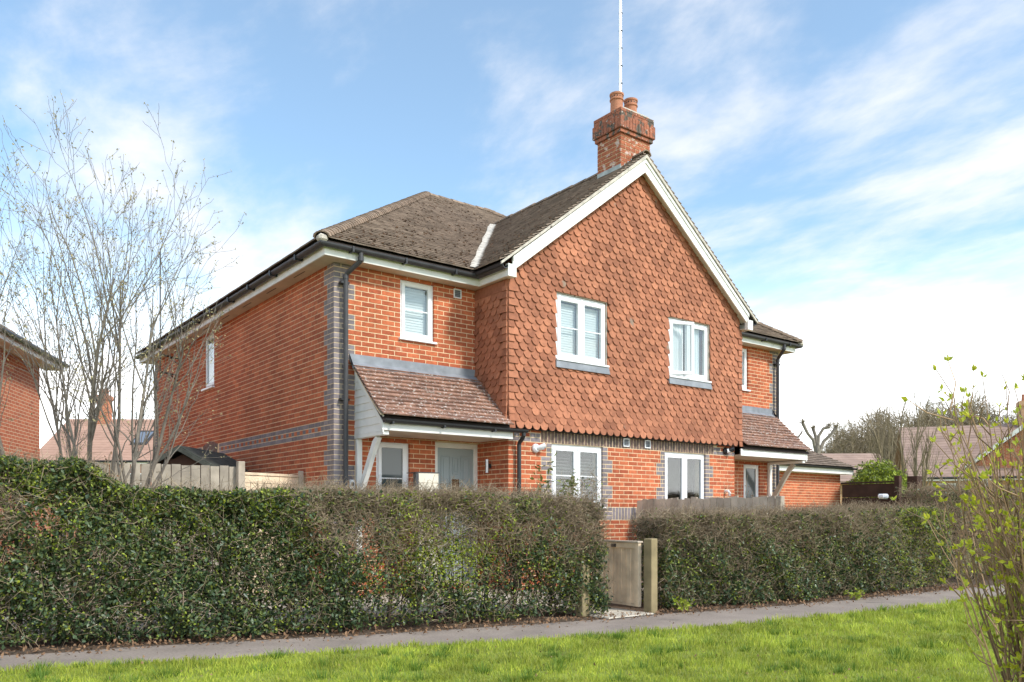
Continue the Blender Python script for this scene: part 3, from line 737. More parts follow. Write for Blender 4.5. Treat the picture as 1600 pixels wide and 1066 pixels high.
# ------------------------------------------------------------------ windows
def window(fr, rect, lights, face=-.035, blind=None, bars=True, sill=.0, open_left=False, glassmat='glass', apron=False, fw=.055, sw_=.05, name='window'):
    u0, u1, z0, z1 = rect
    u0 += .003; u1 -= .003; z1 -= .003
    b = MB(fr)
    b.box((u0, face, z0), (u0 + fw, face - .07, z1)); b.box((u1 - fw, face, z0), (u1, face - .07, z1))
    b.box((u0 + fw, face - .001, z1 - fw), (u1 - fw, face - .07, z1)); b.box((u0 + fw, face - .001, z0), (u1 - fw, face - .07, z0 + fw))
    wd = (u1 - u0 - 2 * fw - (lights - 1) * .05) / lights
    for i in range(1, lights):
        x = u0 + fw + i * wd + (i - 1) * .05; b.box((x, face - .002, z0 + fw), (x + .05, face - .07, z1 - fw))
    win = b.build(name, 'upvc', house, bevel=.004)
    for i in range(lights):
        x0 = u0 + fw + i * (wd + .05); x1 = x0 + wd
        fr2 = fr; fc = face + .014
        if open_left and i == 0:
            a = math.radians(20); U, Nn = Vector(fr.U), Vector(fr.N)       # hinged on the outer jamb
            O = Vector(fr.O) + U * x0 + Nn * fc
            fr2 = Frame(tuple(O), tuple(U * math.cos(a) + Nn * math.sin(a)), tuple(Nn * math.cos(a) - U * math.sin(a))); X0, X1, fc2 = 0., wd, 0.
        else: X0, X1, fc2 = x0, x1, fc
        g = .010
        s = MB(fr2); s.box((X0 - g, fc2, z0 + fw - g), (X0 + sw_, fc2 - .055, z1 - fw + g)); s.box((X1 - sw_, fc2, z0 + fw - g), (X1 + g, fc2 - .055, z1 - fw + g))
        s.box((X0 + sw_, fc2 - .001, z1 - fw - sw_), (X1 - sw_, fc2 - .055, z1 - fw + g)); s.box((X0 + sw_, fc2 - .001, z0 + fw - g), (X1 - sw_, fc2 - .055, z0 + fw + sw_))
        s.build('sash', 'upvc', win, bevel=.004)
        MB(fr2).box((X0 + sw_ - .005, fc2 - .022, z0 + fw + sw_ - .005), (X1 - sw_ + .005, fc2 - .028, z1 - fw - sw_ + .005)).build('pane', glassmat, win)
        if bars:
            zm = (z0 + z1) / 2; MB(fr2).box((X0 + sw_, fc2 - .012, zm - .009), (X1 - sw_, fc2 - .021, zm + .009)).build('glazing_bar', 'upvc', win)
        if blind in ('blind', 'blindd') and not (open_left and i == 0):
            s = MB(fr); tilt = .022 if blind == 'blind' else .008; zz_ = z0 + fw + .05
            pitch = .042 if blind == 'blind' else .055
            while zz_ < z1 - fw - .05:
                w_ = .006 if blind == 'blind' else .022
                s.add([(x0 + .03, face - .085 - w_ * .25, zz_ - tilt), (x1 - .03, face - .085 - w_ * .25, zz_ - tilt), (x1 - .03, face - .085 - 2 * w_, zz_ + tilt), (x0 + .03, face - .085 - 2 * w_, zz_ + tilt)], [(0, 1, 2, 3)])
                zz_ += pitch
            s.build('blind', blind, win)
        elif blind == 'curtain':
            s = MB(fr); n_ = 40; pts = []
            for k in range(n_ + 1): pts.append((x0 + .02 + (wd - .04) * (k / n_) * (.84 if i == lights - 1 else 1), face - .085 + .008 * math.sin(k * .9) + .006 * math.sin(k * 2.3)))
            s.add([(p[0], p[1], z0 + fw) for p in pts] + [(p[0], p[1], z1 - fw) for p in pts], [(k, k + 1, n_ + 2 + k, n_ + 1 + k) for k in range(n_)])
            s.build('curtain', 'curtain', win)
    if sill: MB(fr).box((u0 - .03, sill, z0 - .035), (u1 + .03, face - .03, z0 - .001)).build('sill', 'upvc', win, bevel=.004)
    if apron:
        MB(fr).prism([(u0 - .045, .0), (u1 + .045, 0), (u1 + .045, .0), (u0 - .045, .0)], 2, 0, 0) if False else None
        q = MB(fr); q.add([(u0 - .03, .056, z0 - .036), (u1 + .03, .056, z0 - .036), (u1 + .045, .078, z0 - .155), (u0 - .045, .078, z0 - .155), (u0 - .03, .0, z0 - .036), (u1 + .03, 0, z0 - .036), (u1 + .045, .0, z0 - .155), (u0 - .045, 0, z0 - .155)],
                          [(0, 1, 2, 3), (7, 6, 5, 4), (0, 4, 5, 1), (1, 5, 6, 2), (2, 6, 7, 3), (3, 7, 4, 0)]); q.build('lead_apron', 'lead', win)
    # the room behind
    r = MB(fr); dd = -1.6
    x0, x1, a, c = u0 - .0, u1 + .0, z0, z1
    r.add([(x0, -.27, a), (x1, -.27, a), (x1, -.27, c), (x0, -.27, c), (x0 - .3, dd, a - .3), (x1 + .3, dd, a - .3), (x1 + .3, dd, c + .03), (x0 - .3, dd, c + .03)], [(4, 5, 6, 7), (0, 1, 5, 4), (1, 2, 6, 5), (2, 3, 7, 6), (3, 0, 4, 7)])
    r.build('room', 'room', win)
    return win
window(F_fl, WIN_FL, 1, blind='blind', sill=.05, fw=.05)
window(F_fr, WIN_FL, 1, blind='blind', sill=.05, fw=.05, bars=False)
window(F_side, WIN_SIDE, 1, blind='curtain', sill=.06, bars=False)
window(F_side, WIN_SIDEG, 1, blind='curtain', sill=.06, bars=False)
window(F_fl, WIN_FG, 1, glassmat='obsc', sill=.05, fw=.06); window(F_fr, WIN_FG, 1, glassmat='obsc', sill=.05, fw=.06, bars=False)
window(F_gab, G1, 2, blind='blindd', sill=.06, fw=.06); window(F_gab, G2, 2, blind=None, sill=.06, bars=False)
F_h0 = Frame((0, HG), (1, 0), (0, -1))
window(F_h0, WF1, 2, face=-.005, blind='blind', sill=.075, apron=True); window(F_h0, WF2, 2, face=-.005, blind='curtain', bars=False, sill=.075, apron=True, open_left=True)
# head boards over windows under the soffit
for fr, r in ((F_fl, WIN_FL), (F_fr, WIN_FL), (F_side, WIN_SIDE)): MB(fr).box((r[0] + .005, -.03, r[3]), (r[1] - .005, -.1, SOF - .002)).build('head_board', 'cream', house)
# mortar edge on the right reveal of the tile-hung windows
for r in (WF1, WF2): MB(F_h0).box((r[1] + .001, -.003, r[2] - .03), (r[1] + .022, .02, r[3] + .01)).build('mortar_fillet', 'mortarw', house); MB(F_h0).box((r[0], -.003, r[3] + .001), (r[1], .02, r[3] + .016)).build('mortar_fillet', 'mortarw', house)

# ------------------------------------------------------------------ doors
def door(fr):
    u0, u1, z0, z1 = DOOR
    b = MB(fr); f = -.03
    b.box((u0 + .002, f, z0), (u0 + .075, f - .08, z1 - .003)); b.box((u1 - .075, f, z0), (u1 - .002, f - .08, z1 - .003)); b.box((u0 + .075, f - .001, z1 - .085), (u1 - .075, f - .08, z1 - .003))
    dr = b.build('door', 'white', house, bevel=.004)
    a, c, t = u0 + .077, u1 - .077, z1 - .088
    MB(fr).box((a, f - .025, z0), (c, f - .07, t)).build('leaf', 'door', dr)
    w = c - a
    def panel(x0, x1, p0, p1):
        q = MB(fr); q.box((x0, f - .012, p0), (x1, f - .0245, p0 + .018)); q.box((x0, f - .012, p1 - .018), (x1, f - .0245, p1)); q.box((x0, f - .0125, p0 + .018), (x0 + .018, f - .0245, p1 - .018)); q.box((x1 - .018, f - .0125, p0 + .018), (x1, f - .0245, p1 - .018))
        q.box((x0 + .045, f - .016, p0 + .045), (x1 - .045, f - .0245, p1 - .045)); q.build('panel', 'door', dr, bevel=.003)
    panel(a + .07, a + .25, t - .82, t - .12); panel(c - .25, c - .07, t - .82, t - .12); panel(a + .29, c - .29, t - .42, t - .14)
    panel(a + .07, a + .25, t - 1.75, t - .93); panel(c - .25, c - .07, t - 1.75, t - .93)
    MB(fr).box((a + .285, f - .018, t - .88), (c - .285, f - .0245, t - .50)).build('glazing', 'bronze', dr)
    MB(fr).box((a + .27, f - .006, t - 1.0), (c - .27, f - .0245, t - .965)).build('letter_plate', 'metal', dr)
    MB(fr).box((c - .055, f - .0, t - 1.02), (c - .025, f - .0245, t - .80)).build('handle', 'black', dr)
    MB(fr).box((u0 - .02, .06, z0 - .05), (u1 + .02, -.1, z0 - .001)).build('threshold', 'slab', dr)
door(F_fl); door(F_fr)

# ------------------------------------------------------------------ porch canopies
PT = Pieces(); PT.define('p', *RT.proto['p'][:2], 'porcht')
PZ0, PY0, PZ1, PY1 = 2.565, -.985, 3.40, -.10
Lp = math.hypot(PY1 - PY0, PZ1 - PZ0)
def porch(side):
    f = (lambda x: x) if side == 0 else (lambda x: W - x)
    x0, x1 = .255, HX0 - .015
    b = MB(); b.prism([(PY0 + .02, PZ0 - .03), (PY0 + .02, PZ0 - .004), (PY1 + .1, PZ1 + .09), (PY1 + .1, PZ1 + .06)], 0, f(x0 + .02), f(x1))
    can = b.build('porch_canopy', 'deck', house)
    U = (1, 0, 0); u0, u1 = (x0, x1) if side == 0 else (W - x1, W - x0)
    slope((0, PY0, PZ0), U, (0, PY1 - PY0, PZ1 - PZ0), Lp, lambda v: (u0, u1), can, key='p', pieces=PT, gauge=.098, vis=True, th=.02, curve=lambda v: .03 * max(0, 1 - v / .35) ** 2)
    # lead flashing
    q = MB(); q.add([(f(x0 - .01), -.012, 3.615), (f(x1 + .04), -.012, 3.615), (f(x1 + .04), -.016, 3.50), (f(x0 - .01), -.016, 3.50), (f(x1 + .04), -.165, 3.395), (f(x0 - .01), -.165, 3.395), (f(x0 - .01), -.005, 3.615), (f(x1 + .04), -.005, 3.615), (f(x0 - .01), -.12, 3.37), (f(x1 + .04), -.12, 3.37)],
                    [(0, 1, 2, 3), (3, 2, 4, 5), (6, 7, 1, 0), (5, 4, 9, 8), (0, 3, 5, 8, 6)]); q.build('lead_flashing', 'lead', can)
    # fascia and soffit
    xe = A - .02
    MB().box((f(.29), -.935, 2.405), (f(xe), -.905, 2.545)).build('porch_fascia', 'white', can, bevel=.004)
    MB().box((f(.33), -.904, 2.418), (f(xe), -.006, 2.432)).build('porch_soffit', 'soffit', can)
    # cheek: overlapping boards cut to the slope, with a curved barge
    zr = lambda y: PZ0 + (y - PY0) * (PZ1 - PZ0) / (PY1 - PY0) - .05
    z = 2.40; k = 0
    while z < 3.3:
        zt_ = z + .118
        yb = lambda zv: max(-.90, PY0 + (zv + .05 - PZ0) * (PY1 - PY0) / (PZ1 - PZ0))
        y0_, y1_ = yb(z), yb(zt_)
        if y0_ < -.03:
            y1_ = min(y1_, -.012)
            q = MB(); vs = [(f(.325), y0_, z), (f(.325), -.008, z), (f(.338), -.008, zt_), (f(.338), y1_, zt_)]; vb = [(f(.352), y, zz_) for _, y, zz_ in vs]
            q.add(vs + vb, [(0, 1, 2, 3), (7, 6, 5, 4), (0, 4, 5, 1), (1, 5, 6, 2), (2, 6, 7, 3), (3, 7, 4, 0)]); q.build('cheek_board', 'white', can)
        z += .112; k += 1
    poly = []; 
    for t in np.linspace(0, 1, 9):
        y = -.93 + t * .86; poly.append((y, zr(y) + .015 + .03 * max(0, 1 - t / .35) ** 2))
    for t in np.linspace(1, 0, 9):
        y = -.93 + t * .86; poly.append((y, zr(y) - .10 - .09 * max(0, 1 - t / .28) ** 1.3))
    MB().prism(poly, 0, f(.30), f(.322)).build('cheek_barge', 'white', can)
    MB().prism([(y, z + .018) for y, z in poly[:9]] + [(y, z) for y, z in poly[:9]][::-1], 0, f(.27), f(.318)).build('undercloak', 'newwood', can)
    # plate, wall post and curved brace
    MB().box((f(.325), -.90, 2.345), (f(.42), -.007, 2.399)).build('plate', 'white', can, bevel=.004)
    MB().box((f(.34), -.075, .55), (f(.425), -.007, 2.344)).build('wall_post', 'white', can, bevel=.006)
    pts = [(-.06, 1.50), (-.16, 1.66), (-.28, 1.86), (-.42, 2.08), (-.56, 2.26), (-.66, 2.345)]; wv = .05
    up = []; lo = []
    for i, (y, z) in enumerate(pts):
        a, b_ = pts[max(i - 1, 0)], pts[min(i + 1, 5)]; dy, dz_ = b_[0] - a[0], b_[1] - a[1]; l = math.hypot(dy, dz_); ny, nz = dz_ / l, -dy / l
        s = .03 * math.sin(math.pi * i / 5)
        up.append((y + ny * (wv - s), min(2.345, z + nz * (wv - s)))); lo.append((y - ny * (wv + s), min(2.345, z - nz * (wv + s))))
    MB().prism(up + lo[::-1], 0, f(.35), f(.415)).build('brace', 'white' if side == 0 else 'oldwood', can)
    if side == 0:
        prof = [(.05 * math.cos(t), .05 * math.sin(t)) for t in [math.pi + math.pi * k / 8 for k in range(9)]] + [(.043 * math.cos(t), .004 + .043 * math.sin(t)) for t in [2 * math.pi - math.pi * k / 8 for k in range(9)]]
        MB().prism([(-.99 + a, 2.555 + b_) for a, b_ in prof], 0, .29, 2.84).build('porch_gutter', 'black', can)
        for x in (.42, 1.28, 2.2): MB().box((x - .015, -1.03, 2.49), (x + .015, -.936, 2.535)).build('gutter_bracket', 'black', can)
        b = MB(); b.tube([(2.78, -.985, 2.52), (2.78, -.985, 2.47), (2.78, -.95, 2.42), (2.78, -.885, 2.37), (2.78, -.868, 2.33), (2.78, -.868, .05)], .034, 12); b.build('porch_downpipe', 'black', can)
    return can
porch(0); porch(1)
PT.finish('porch_tile', 'porch_tiling', house, 300)

# ------------------------------------------------------------------ chimney
cx0, cx1, cy0, cy1 = W / 2 - .372, W / 2 + .372, -.80, -.217
stack = MB().box((cx0, cy0, 6.6), (cx1, cy1, 8.2)).build('chimney', 'mortar', house)
def stack_course(x0, x1, y0, y1, z0, z1, key, host, c, seg=.225):
    for (fr, wd) in ((Frame((x0, y0), (1, 0), (0, -1)), x1 - x0), (Frame((x0, y0), (0, 1), (-1, 0)), y1 - y0), (Frame((x1, y0), (0, 1), (1, 0)), y1 - y0), (Frame((x0, y1), (1, 0), (0, 1)), x1 - x0)):
        n = max(1, round(wd / seg)); s = wd / n; off = (c % 2) * s / 2; u = -off
        while u < wd - .01:
            a, b = max(0, u), min(wd, u + s); u += s
            if b - a < .03: continue
            ia = -.004 if a < 1e-6 else a + J / 2; ib = wd + .004 if b > wd - 1e-6 else b - J / 2
            if fr.N[0] != 0: ia = max(ia, -.003); ib = min(ib, wd + .003)
            p = .006 + RNG.uniform(0, .002)
            m = fr.matrix() @ Matrix.Translation(((ia + ib) / 2, (p - .08) / 2, (z0 + z1) / 2)) @ Matrix.Diagonal((ib - ia, p + .08, z1 - z0, 1))
            CB.put(key, m, host, 1 if fr.N[0] <= 0 and fr.N[1] <= 0 else 0)
CB = Pieces(); CB.define('s', CUBE_V, CUBE_F, 'stack'); CB.define('c', CUBE_V, CUBE_F, 'stackcap')
for c in range(91, 107): stack_course(cx0, cx1, cy0, cy1, c * CH + J / 2, (c + 1) * CH - J / 2, 's', stack, c)
e = .035
cap = MB(); z = 8.0
cap.box((cx0 - e, cy0 - e, z), (cx1 + e, cy1 + e, z + .07)); cap.box((cx0 - e * 1.9, cy0 - e * 1.9, z + .0705), (cx1 + e * 1.9, cy1 + e * 1.9, z + .30)); cap.box((cx0 - e * 1.4, cy0 - e * 1.4, z + .3005), (cx1 + e * 1.4, cy1 + e * 1.4, z + .43))
capo = cap.build('chimney_cap', 'stackcap', house)
ee = e * 1.9
stack_course(cx0 - ee, cx1 + ee, cy0 - ee, cy1 + ee, z + .078, z + .292, 'c', capo, 0, seg=.075)
stack_course(cx0 - e * 1.4, cx1 + e * 1.4, cy0 - e * 1.4, cy1 + e * 1.4, z + .308, z + .362, 'c', capo, 1)
stack_course(cx0 - e * 1.4, cx1 + e * 1.4, cy0 - e * 1.4, cy1 + e * 1.4, z + .372, z + .424, 'c', capo, 0)
stack_course(cx0 - e, cx1 + e, cy0 - e, cy1 + e, z + .006, z + .064, 'c', capo, 1)
CB.finish('chimney_brick', 'chimney_brickwork', house, 300)
MB().prism([(cx0 - e * 1.2, z + .43), (cx1 + e * 1.2, z + .43), (cx1 - .06, z + .47), (cx0 + .06, z + .47)], 1, cy0 - .02, cy1 + .02).build('flaunching', 'mortarw', capo)
for (x, y, s) in ((5.27, -.55, .86), (5.63, -.55, .86)):
    prof = [(.135, 0), (.128, .26), (.128, .27), (.148, .28), (.148, .30), (.135, .315), (.135, .375), (.15, .385), (.15, .42), (.12, .42), (.115, .3)]
    b = MB(); b.lathe((x, y, z + .46), [(r * s, h * s) for r, h in prof], 24); pot = b.build('chimney_pot', 'pot', capo)
    for k in range(14):
        t = 2 * math.pi * k / 14; c_ = Vector((math.cos(t), math.sin(t), 0)); p = Vector((x, y, z + .46 + .345 * s)); MB().tube([tuple(p + c_ * .13 * s), tuple(p + c_ * .139 * s)], .012, 6).build('vent_hole', 'black', pot)
# stepped lead flashing at the stack
b = MB(); zl = lambda x: EZ + GSL * (x - (A - EO))
for i in range(4):
    xa = cx0 - .012 + i * .085; xb = xa + .1
    b.box((xa if i else cx0 - .014, cy0 - .014 - .0015 * (i % 2), zl(xa) - .1), (xb, cy0 - .009, zl(xa) + .10))
b.box((cx0 - .016, cy0 - .015, zl(cx0) - .10), (cx0 - .010, cy1, zl(cx0) + .13))
b.build('stack_flashing', 'leadold', stack)
# tall aerial mast standing by the stack
mast = empty('aerial_mast', (5.76, -.16, 7.5), 'tall pale metal pole rising behind the chimney pots', 'pole')
MB().tube([(0, 0, 0), (0, 0, 4.3)], .028, 12).build('mast', 'metal', mast)
MB().tube([(-.03, -.02, 1.45), (-.05, -.025, 1.6), (-.045, -.025, 4.3)], .016, 10).build('conduit', 'upvc', mast)
for k in range(9): MB().tube([(0, 0, 1.5 + k * .33), (0, 0, 1.52 + k * .33)], .037, 12).build('cable_tie', 'black', mast)

# ------------------------------------------------------------------ small things on the house
def vent(x, z, fr=F_gab, w=.15):
    v = MB(fr); t = .018
    v.box((x, .008, z), (x + w, .028, z + t)); v.box((x, .008, z + w - t), (x + w, .028, z + w)); v.box((x, .008, z + t), (x + t, .0275, z + w - t)); v.box((x + w - t, .008, z + t), (x + w, .0275, z + w - t))
    o = v.build('air_vent', 'upvc', house, bevel=.003)
    q = MB(fr)
    q.box((x + t, .008, z + t), (x + w - t, .012, z + w - t))
    q.build('grille', 'lead', o)
    for k in range(4): MB(fr).box((x + t, .0125, z + t + .012 + k * .027), (x + w - t, .018, z + t + .02 + k * .027)).build('louvre', 'gutterg', o)
vent(2.096, 4.745, F_fl); vent(2.555, 2.43); vent(3.105, 2.43)
def pir(fr, x, z, m1, m2):
    r = empty('security_lamp', (0, 0, 0), '', 'lamp'); c = fr(x, 0, z)
    r.location = c; n = fr.N
    loc = lambda a, nn, zz_: (fr.U[0] * a + n[0] * nn, fr.U[1] * a + n[1] * nn, zz_)
    MB().tube([loc(0, .006, 0), loc(0, .035, 0), loc(0, .06, 0)], [.075, .07, .045], 16).build('back_plate', m1, r)
    MB().tube([loc(0, .05, 0), loc(.05, .09, .02), loc(.11, .13, .045)], [.03, .04, .045], 12).build('lamp_head', m2, r)
    MB().tube([loc(.02, .05, -.02), loc(.09, .12, -.0)], [.02, .026], 10).build('sensor', m2, r)
    return r
tag(pir(F_gab, .55, 2.30, 'upvc', 'upvc'), 'round white security lamp left of the lower window beside the downpipe', 'lamp')
r = pir(F_gab, GW - .30, 2.49, 'black', 'black'); tag(r, 'black security lamp under the tiles at right end of gable wall', 'lamp')
MB().tube([(0, -.04, 0), (.05, -.07, .008)], [.05, .045], 12).build('lens', 'upvc', r)
wl = empty('wall_light', (A, -.30, 2.0), 'slim steel up-down wall light beside the grey front door', 'lamp')
MB().tube([(-.07, 0, -.10), (-.07, 0, .12)], .03, 14).build('cylinder', 'metal', wl); MB().box((-.06, -.03, -.02), (-.005, .03, .05)).build('bracket', 'black', wl)
b = MB(F_fl); b.box((.235, .006, 1.60), (.315, .05, 1.735)); so_ = b.build('outdoor_socket', 'upvc', None, bevel=.006); tag(so_, 'small pale outdoor socket box low beside the drainpipe at house corner', 'socket')
MB(F_fl).box((.252, .05, 1.64), (.298, .056, 1.70)).build('cover', 'gutterg', so_)
b = MB(); b.tube([(8.06, GY - .006, 1.69), (8.06, GY - .08, 1.69), (8.06, GY - .11, 1.65), (8.06, GY - .11, 1.60)], .028, 10); tag(b.build('overflow_pipe', 'upvc'), 'short white overflow pipe on brick at right of gable wall', 'pipe')
# TV aerial on the side wall at the back
ae = empty('wall_aerial', (-.45, 7.75, 4.3), 'thin wall-mounted aerial pole with two brackets near back of side wall', 'aerial')
MB().tube([(0, 0, -.1), (0, 0, 2.75)], .014, 8).build('pole', 'gutterg', ae)
for z in (.05, .43): MB().tube([(0, 0, z), (.44, .25, z)], .02, 6).build('bracket', 'black', ae); MB().tube([(.2, .12, z), (.44, .25, z - .12)], .014, 6).build('strut', 'black', ae)
# cream slatted store by the door
st = empty('parcel_store', (1.03, -.62, 0), 'cream horizontally boarded storage box with dark corner post beside the front door', 'storage box', rz=math.radians(-6))
for k in range(11):
    MB().box((.03, -.02, .15 + k * .154), (.36, .02, .15 + k * .154 + .15)).build('board', 'cream', st, bevel=.004)
MB().box((-.02, -.03, .02), (.028, .06, 1.83)).build('corner_post', 'gutterg', st); MB().box((.32, .021, .02), (.36, .3, 1.83)).build('side_panel', 'cream', st)
MB().box((-.02, -.03, 1.842), (.37, .30, 1.852)).build('lid', 'gutterg', st)

# ------------------------------------------------------------------ garage at the right
gar = empty('garage', (W, 2.2, 0), 'low red brick garage with hipped tiled roof right of the house', 'garage')
GP = Pieces(); GP.define('b', CUBE_V, CUBE_F, 'brick')
gl = 6.3
MB().box((.05, 0, 0), (gl, 5.5, 2.42)).build('wall', 'mortar', gar)
fg = Frame((0.05, 0), (1, 0), (0, -1))
for c in range(0, 32):
    u = -(c % 2) * .1125
    while u < gl - .06:
        a, b_ = max(u, 0), min(u + .225, gl - .05); u += .225
        if b_ - a < .04: continue
        m = fg.matrix() @ Matrix.Translation(((a + b_) / 2, -.02, (c + .5) * CH)) @ Matrix.Diagonal((b_ - a - J, .05, CH - J, 1))
        GP.put('b', m, gar.children[0], 1 if c > 20 else 0)
gar_wall = gar.children[0]
GP.finish('brick', 'brickwork', gar, 300)
gz, go, gs = 2.60, .30, .56
gr = MB(); rx = gl + go; yb = 5.5 + go; ym = 2.75; h = (ym + go) * gs
gr.add([(0.02, -go, gz), (rx, -go, gz), (rx, yb, gz), (0.02, yb, gz), (0.02, ym, gz + h), (rx - (ym + go), ym, gz + h)], [(0, 1, 5, 4), (1, 2, 5), (2, 3, 4, 5), (3, 0, 4), (3, 2, 1, 0)])
gro = gr.build('roof', 'deck', gar)
GT = Pieces(); GT.define('t', *RT.proto['t'][:2], 'roof')
Lq = math.hypot(ym + go, h)
slope((0, -go, gz), (1, 0, 0), (0, ym + go, h), Lq, lambda v: (.02, rx - v / Lq * (ym + go)), gro, pieces=GT, gauge=.13)
slope((rx, 0, gz), (0, 1, 0), (-(ym + go), 0, h), Lq, lambda v: (-go + v / Lq * (ym + go), yb - v / Lq * (ym + go)), gro, pieces=GT, gauge=.11, vis=False)
GT.finish('roof_tile', 'roof_tiling', gar, 200)
MB().box((.02, -go + .03, 2.42), (gl + go - .03, -go + .055, 2.58)).build('fascia', 'white', gar)
MB().box((.02, -go + .056, 2.425), (gl + go - .03, -.006, 2.437)).build('soffit', 'soffit', gar)
prof = [(.05 * math.cos(t), .05 * math.sin(t)) for t in [math.pi + math.pi * k / 8 for k in range(9)]]
MB().prism([(-go - .03 + a, 2.60 + b_) for a, b_ in prof], 0, .02, gl + go + .03).build('gutter', 'black', gar)

# ------------------------------------------------------------------ fences, gate, shed
def board_fence(name, p, q, h, label, m='oldwood', bw=.1, gap=.011, uneven=.012, post=True, group=None, rail=False, vis_from=0, h2=None):
    p, q = Vector((*p, 0)), Vector((*q, 0)); d = q - p; L = d.length; rz = math.atan2(d.y, d.x); h2 = h2 or h
    o = empty(name, p, label, 'fence', group, rz)
    n = int(L / bw); w = L / n
    for i in range(n):
        hh = h + (h2 - h) * i / n + random.uniform(-uneven, uneven); x0 = i * w
        b = MB(); sl_ = random.uniform(-.01, .01) if uneven > .01 else 0
        b.prism([(x0 + gap / 2, .03), (x0 + w - gap / 2, .03), (x0 + w - gap / 2, hh + sl_), (x0 + gap / 2, hh - sl_)], 1, -.011 + (.004 if i % 2 else 0), .011 + (.004 if i % 2 else 0))
        b.build('board', m, o)
    for z in (.3, h * .55, h - .25): MB().box((0, .016, z), (L, .06, z + .07)).build('rail', m, o)
    if rail: MB().box((-.02, -.035, h + .002), (L + .02, .035, h + .04)).build('capping', m, o); MB().box((0, -.02, h - .11), (L, -.012, h - .01)).build('rail', m, o)
    return o
board_fence('garden_fence', (W / 2, GY - .06), (W / 2, -3.72), 1.49, 'weathered grey close-board fence dividing the two front gardens below the gable', uneven=.02, bw=.135, h2=1.50)
def fpost(name, p, h, w, m, label, rz=0, cat='post'):
    o = MB().box((-w / 2, -w / 2, 0), (w / 2, w / 2, h)).build(name, m, None, bevel=.008); o.location = (*p, 0); o.rotation_euler = (0, 0, rz); return tag(o, label, cat)
fpost('fence_post', (W / 2, -3.80), 1.5, .10, 'oldwood', 'weathered post at the hedge end of the dividing fence')
a_ = at(473, 12.9); b__ = at(380, 12.0); c__ = at(372, 11.95); d__ = at(120, 10.9)
board_fence('side_gate_panel', b__.xy, a_.xy, 1.80, 'lower tan fence panel with flat capping between post and house side wall', m='newwood', uneven=.0, bw=.12, rail=True)
board_fence('side_fence', d__.xy, c__.xy, 1.92, 'tall weathered grey board fence left of house in front of shed', m='fencewood', uneven=.008, bw=.125)
fpost('fence_post', at(376, 11.9).xy, 1.99, .10, 'oldwood', 'grey post between the tall fence and the lower tan panel')
fpost('fence_post', at(470, 12.82).xy, 1.90, .07, 'oldwood', 'slim grey post where the tan fence panel meets the house')
# shed
sp = at(284, 13.6); shed = empty('shed', sp, 'dark timber garden shed with low gabled felt roof behind the left fence', 'shed', rz=-YAW - .06)
sw2, sz, sa = .56, 1.98, 2.30
for k in range(15):
    z0 = .08 + k * .138
    wd = sw2 - .05 if z0 + .13 < sz else max(.05, (sw2) * (sa - z0 - .10) / (sa - sz))
    if z0 > 2.2: break
    MB().prism([(-wd, z0), (wd, z0), (wd if z0 < 1.8 else wd * .86, z0 + .13), (-wd if z0 < 1.8 else -wd * .86, z0 + .13)], 1, 0, .02).build('cladding_board', 'darkwood', shed)
MB().prism([(-sw2 + .04, 0.05), (sw2 - .04, .05), (sw2 - .04, sz - .02), (0, sa - .08), (-sw2 + .04, sz - .02)], 1, .021, 1.6).build('body', 'darkwood', shed)
for s in (-1, 1):
    MB().prism([(s * (sw2 + .06), sz - .01), (0, sa + .02), (0, sa + .065), (s * (sw2 + .06), sz + .035)], 1, -.12, 1.7).build('roof_panel', 'felt', shed)
    MB().prism([(s * (sw2 + .06), sz - .06), (0, sa - .03), (0, sa + .035), (s * (sw2 + .06), sz + .005)], 1, -.145, -.1205).build('bargeboard', 'felt', shed)
# front gate, open inwards
gh = Vector((2.19, -4.06, 0)); gate = empty('garden_gate', gh, 'low pale timber garden gate standing open inwards between the hedges', 'gate', rz=math.radians(83))
gl_ = .98
nb = 9; bw = (gl_ - .16) / nb
for k in range(nb): MB().box((.08 + k * bw + .008, -.012, .10), (.08 + (k + 1) * bw - .008, .01 + .006 * (k % 2), .79)).build('board', 'newwood', gate)
MB().box((0, -.02, .07), (.079, .03, .86)).build('stile', 'newwood', gate, bevel=.004); MB().box((gl_ - .079, -.02, .07), (gl_, .03, .86)).build('stile', 'newwood', gate, bevel=.004)
MB().box((.08, -.018, .791), (gl_ - .08, .03, .859)).build('rail', 'newwood', gate, bevel=.004); MB().box((.08, -.018, .07), (gl_ - .08, .03, .099)).build('rail', 'newwood', gate)
MB().box((-.01, -.04, .861), (gl_ + .01, .045, .885)).build('capping', 'oldwood', gate, bevel=.004)
MB().box((.45, .031, .80), (.53, .045, .84)).build('latch', 'black', gate)
fpost('gate_post', (2.215, -4.21), .92, .125, 'greenwood', 'square timber gate post right of the open gate against right hedge', rz=.1)
fpost('gate_post', (1.345, -3.93), .62, .12, 'greenwood', 'square timber gate post half hidden in end of left hedge', rz=.05)
# paving at the gate
pav = strip('garden_path', [(1.38, -4.36), (2.16, -4.36)], [(1.38, -.9), (2.16, -.9)], .012, .012, 'mortarw')
y = -4.33; k = 0
while y < -1.2:
    for (x0, x1) in (((1.39, 1.80), (1.81, 2.15)) if k % 2 else ((1.39, 1.62), (1.63, 2.15))):
        MB().box((x0, y, .0), (x1, y + .43, .022 + random.uniform(-.002, .003))).build('paving_slab', 'slab', pav, bevel=.004)
    y += .44; k += 1

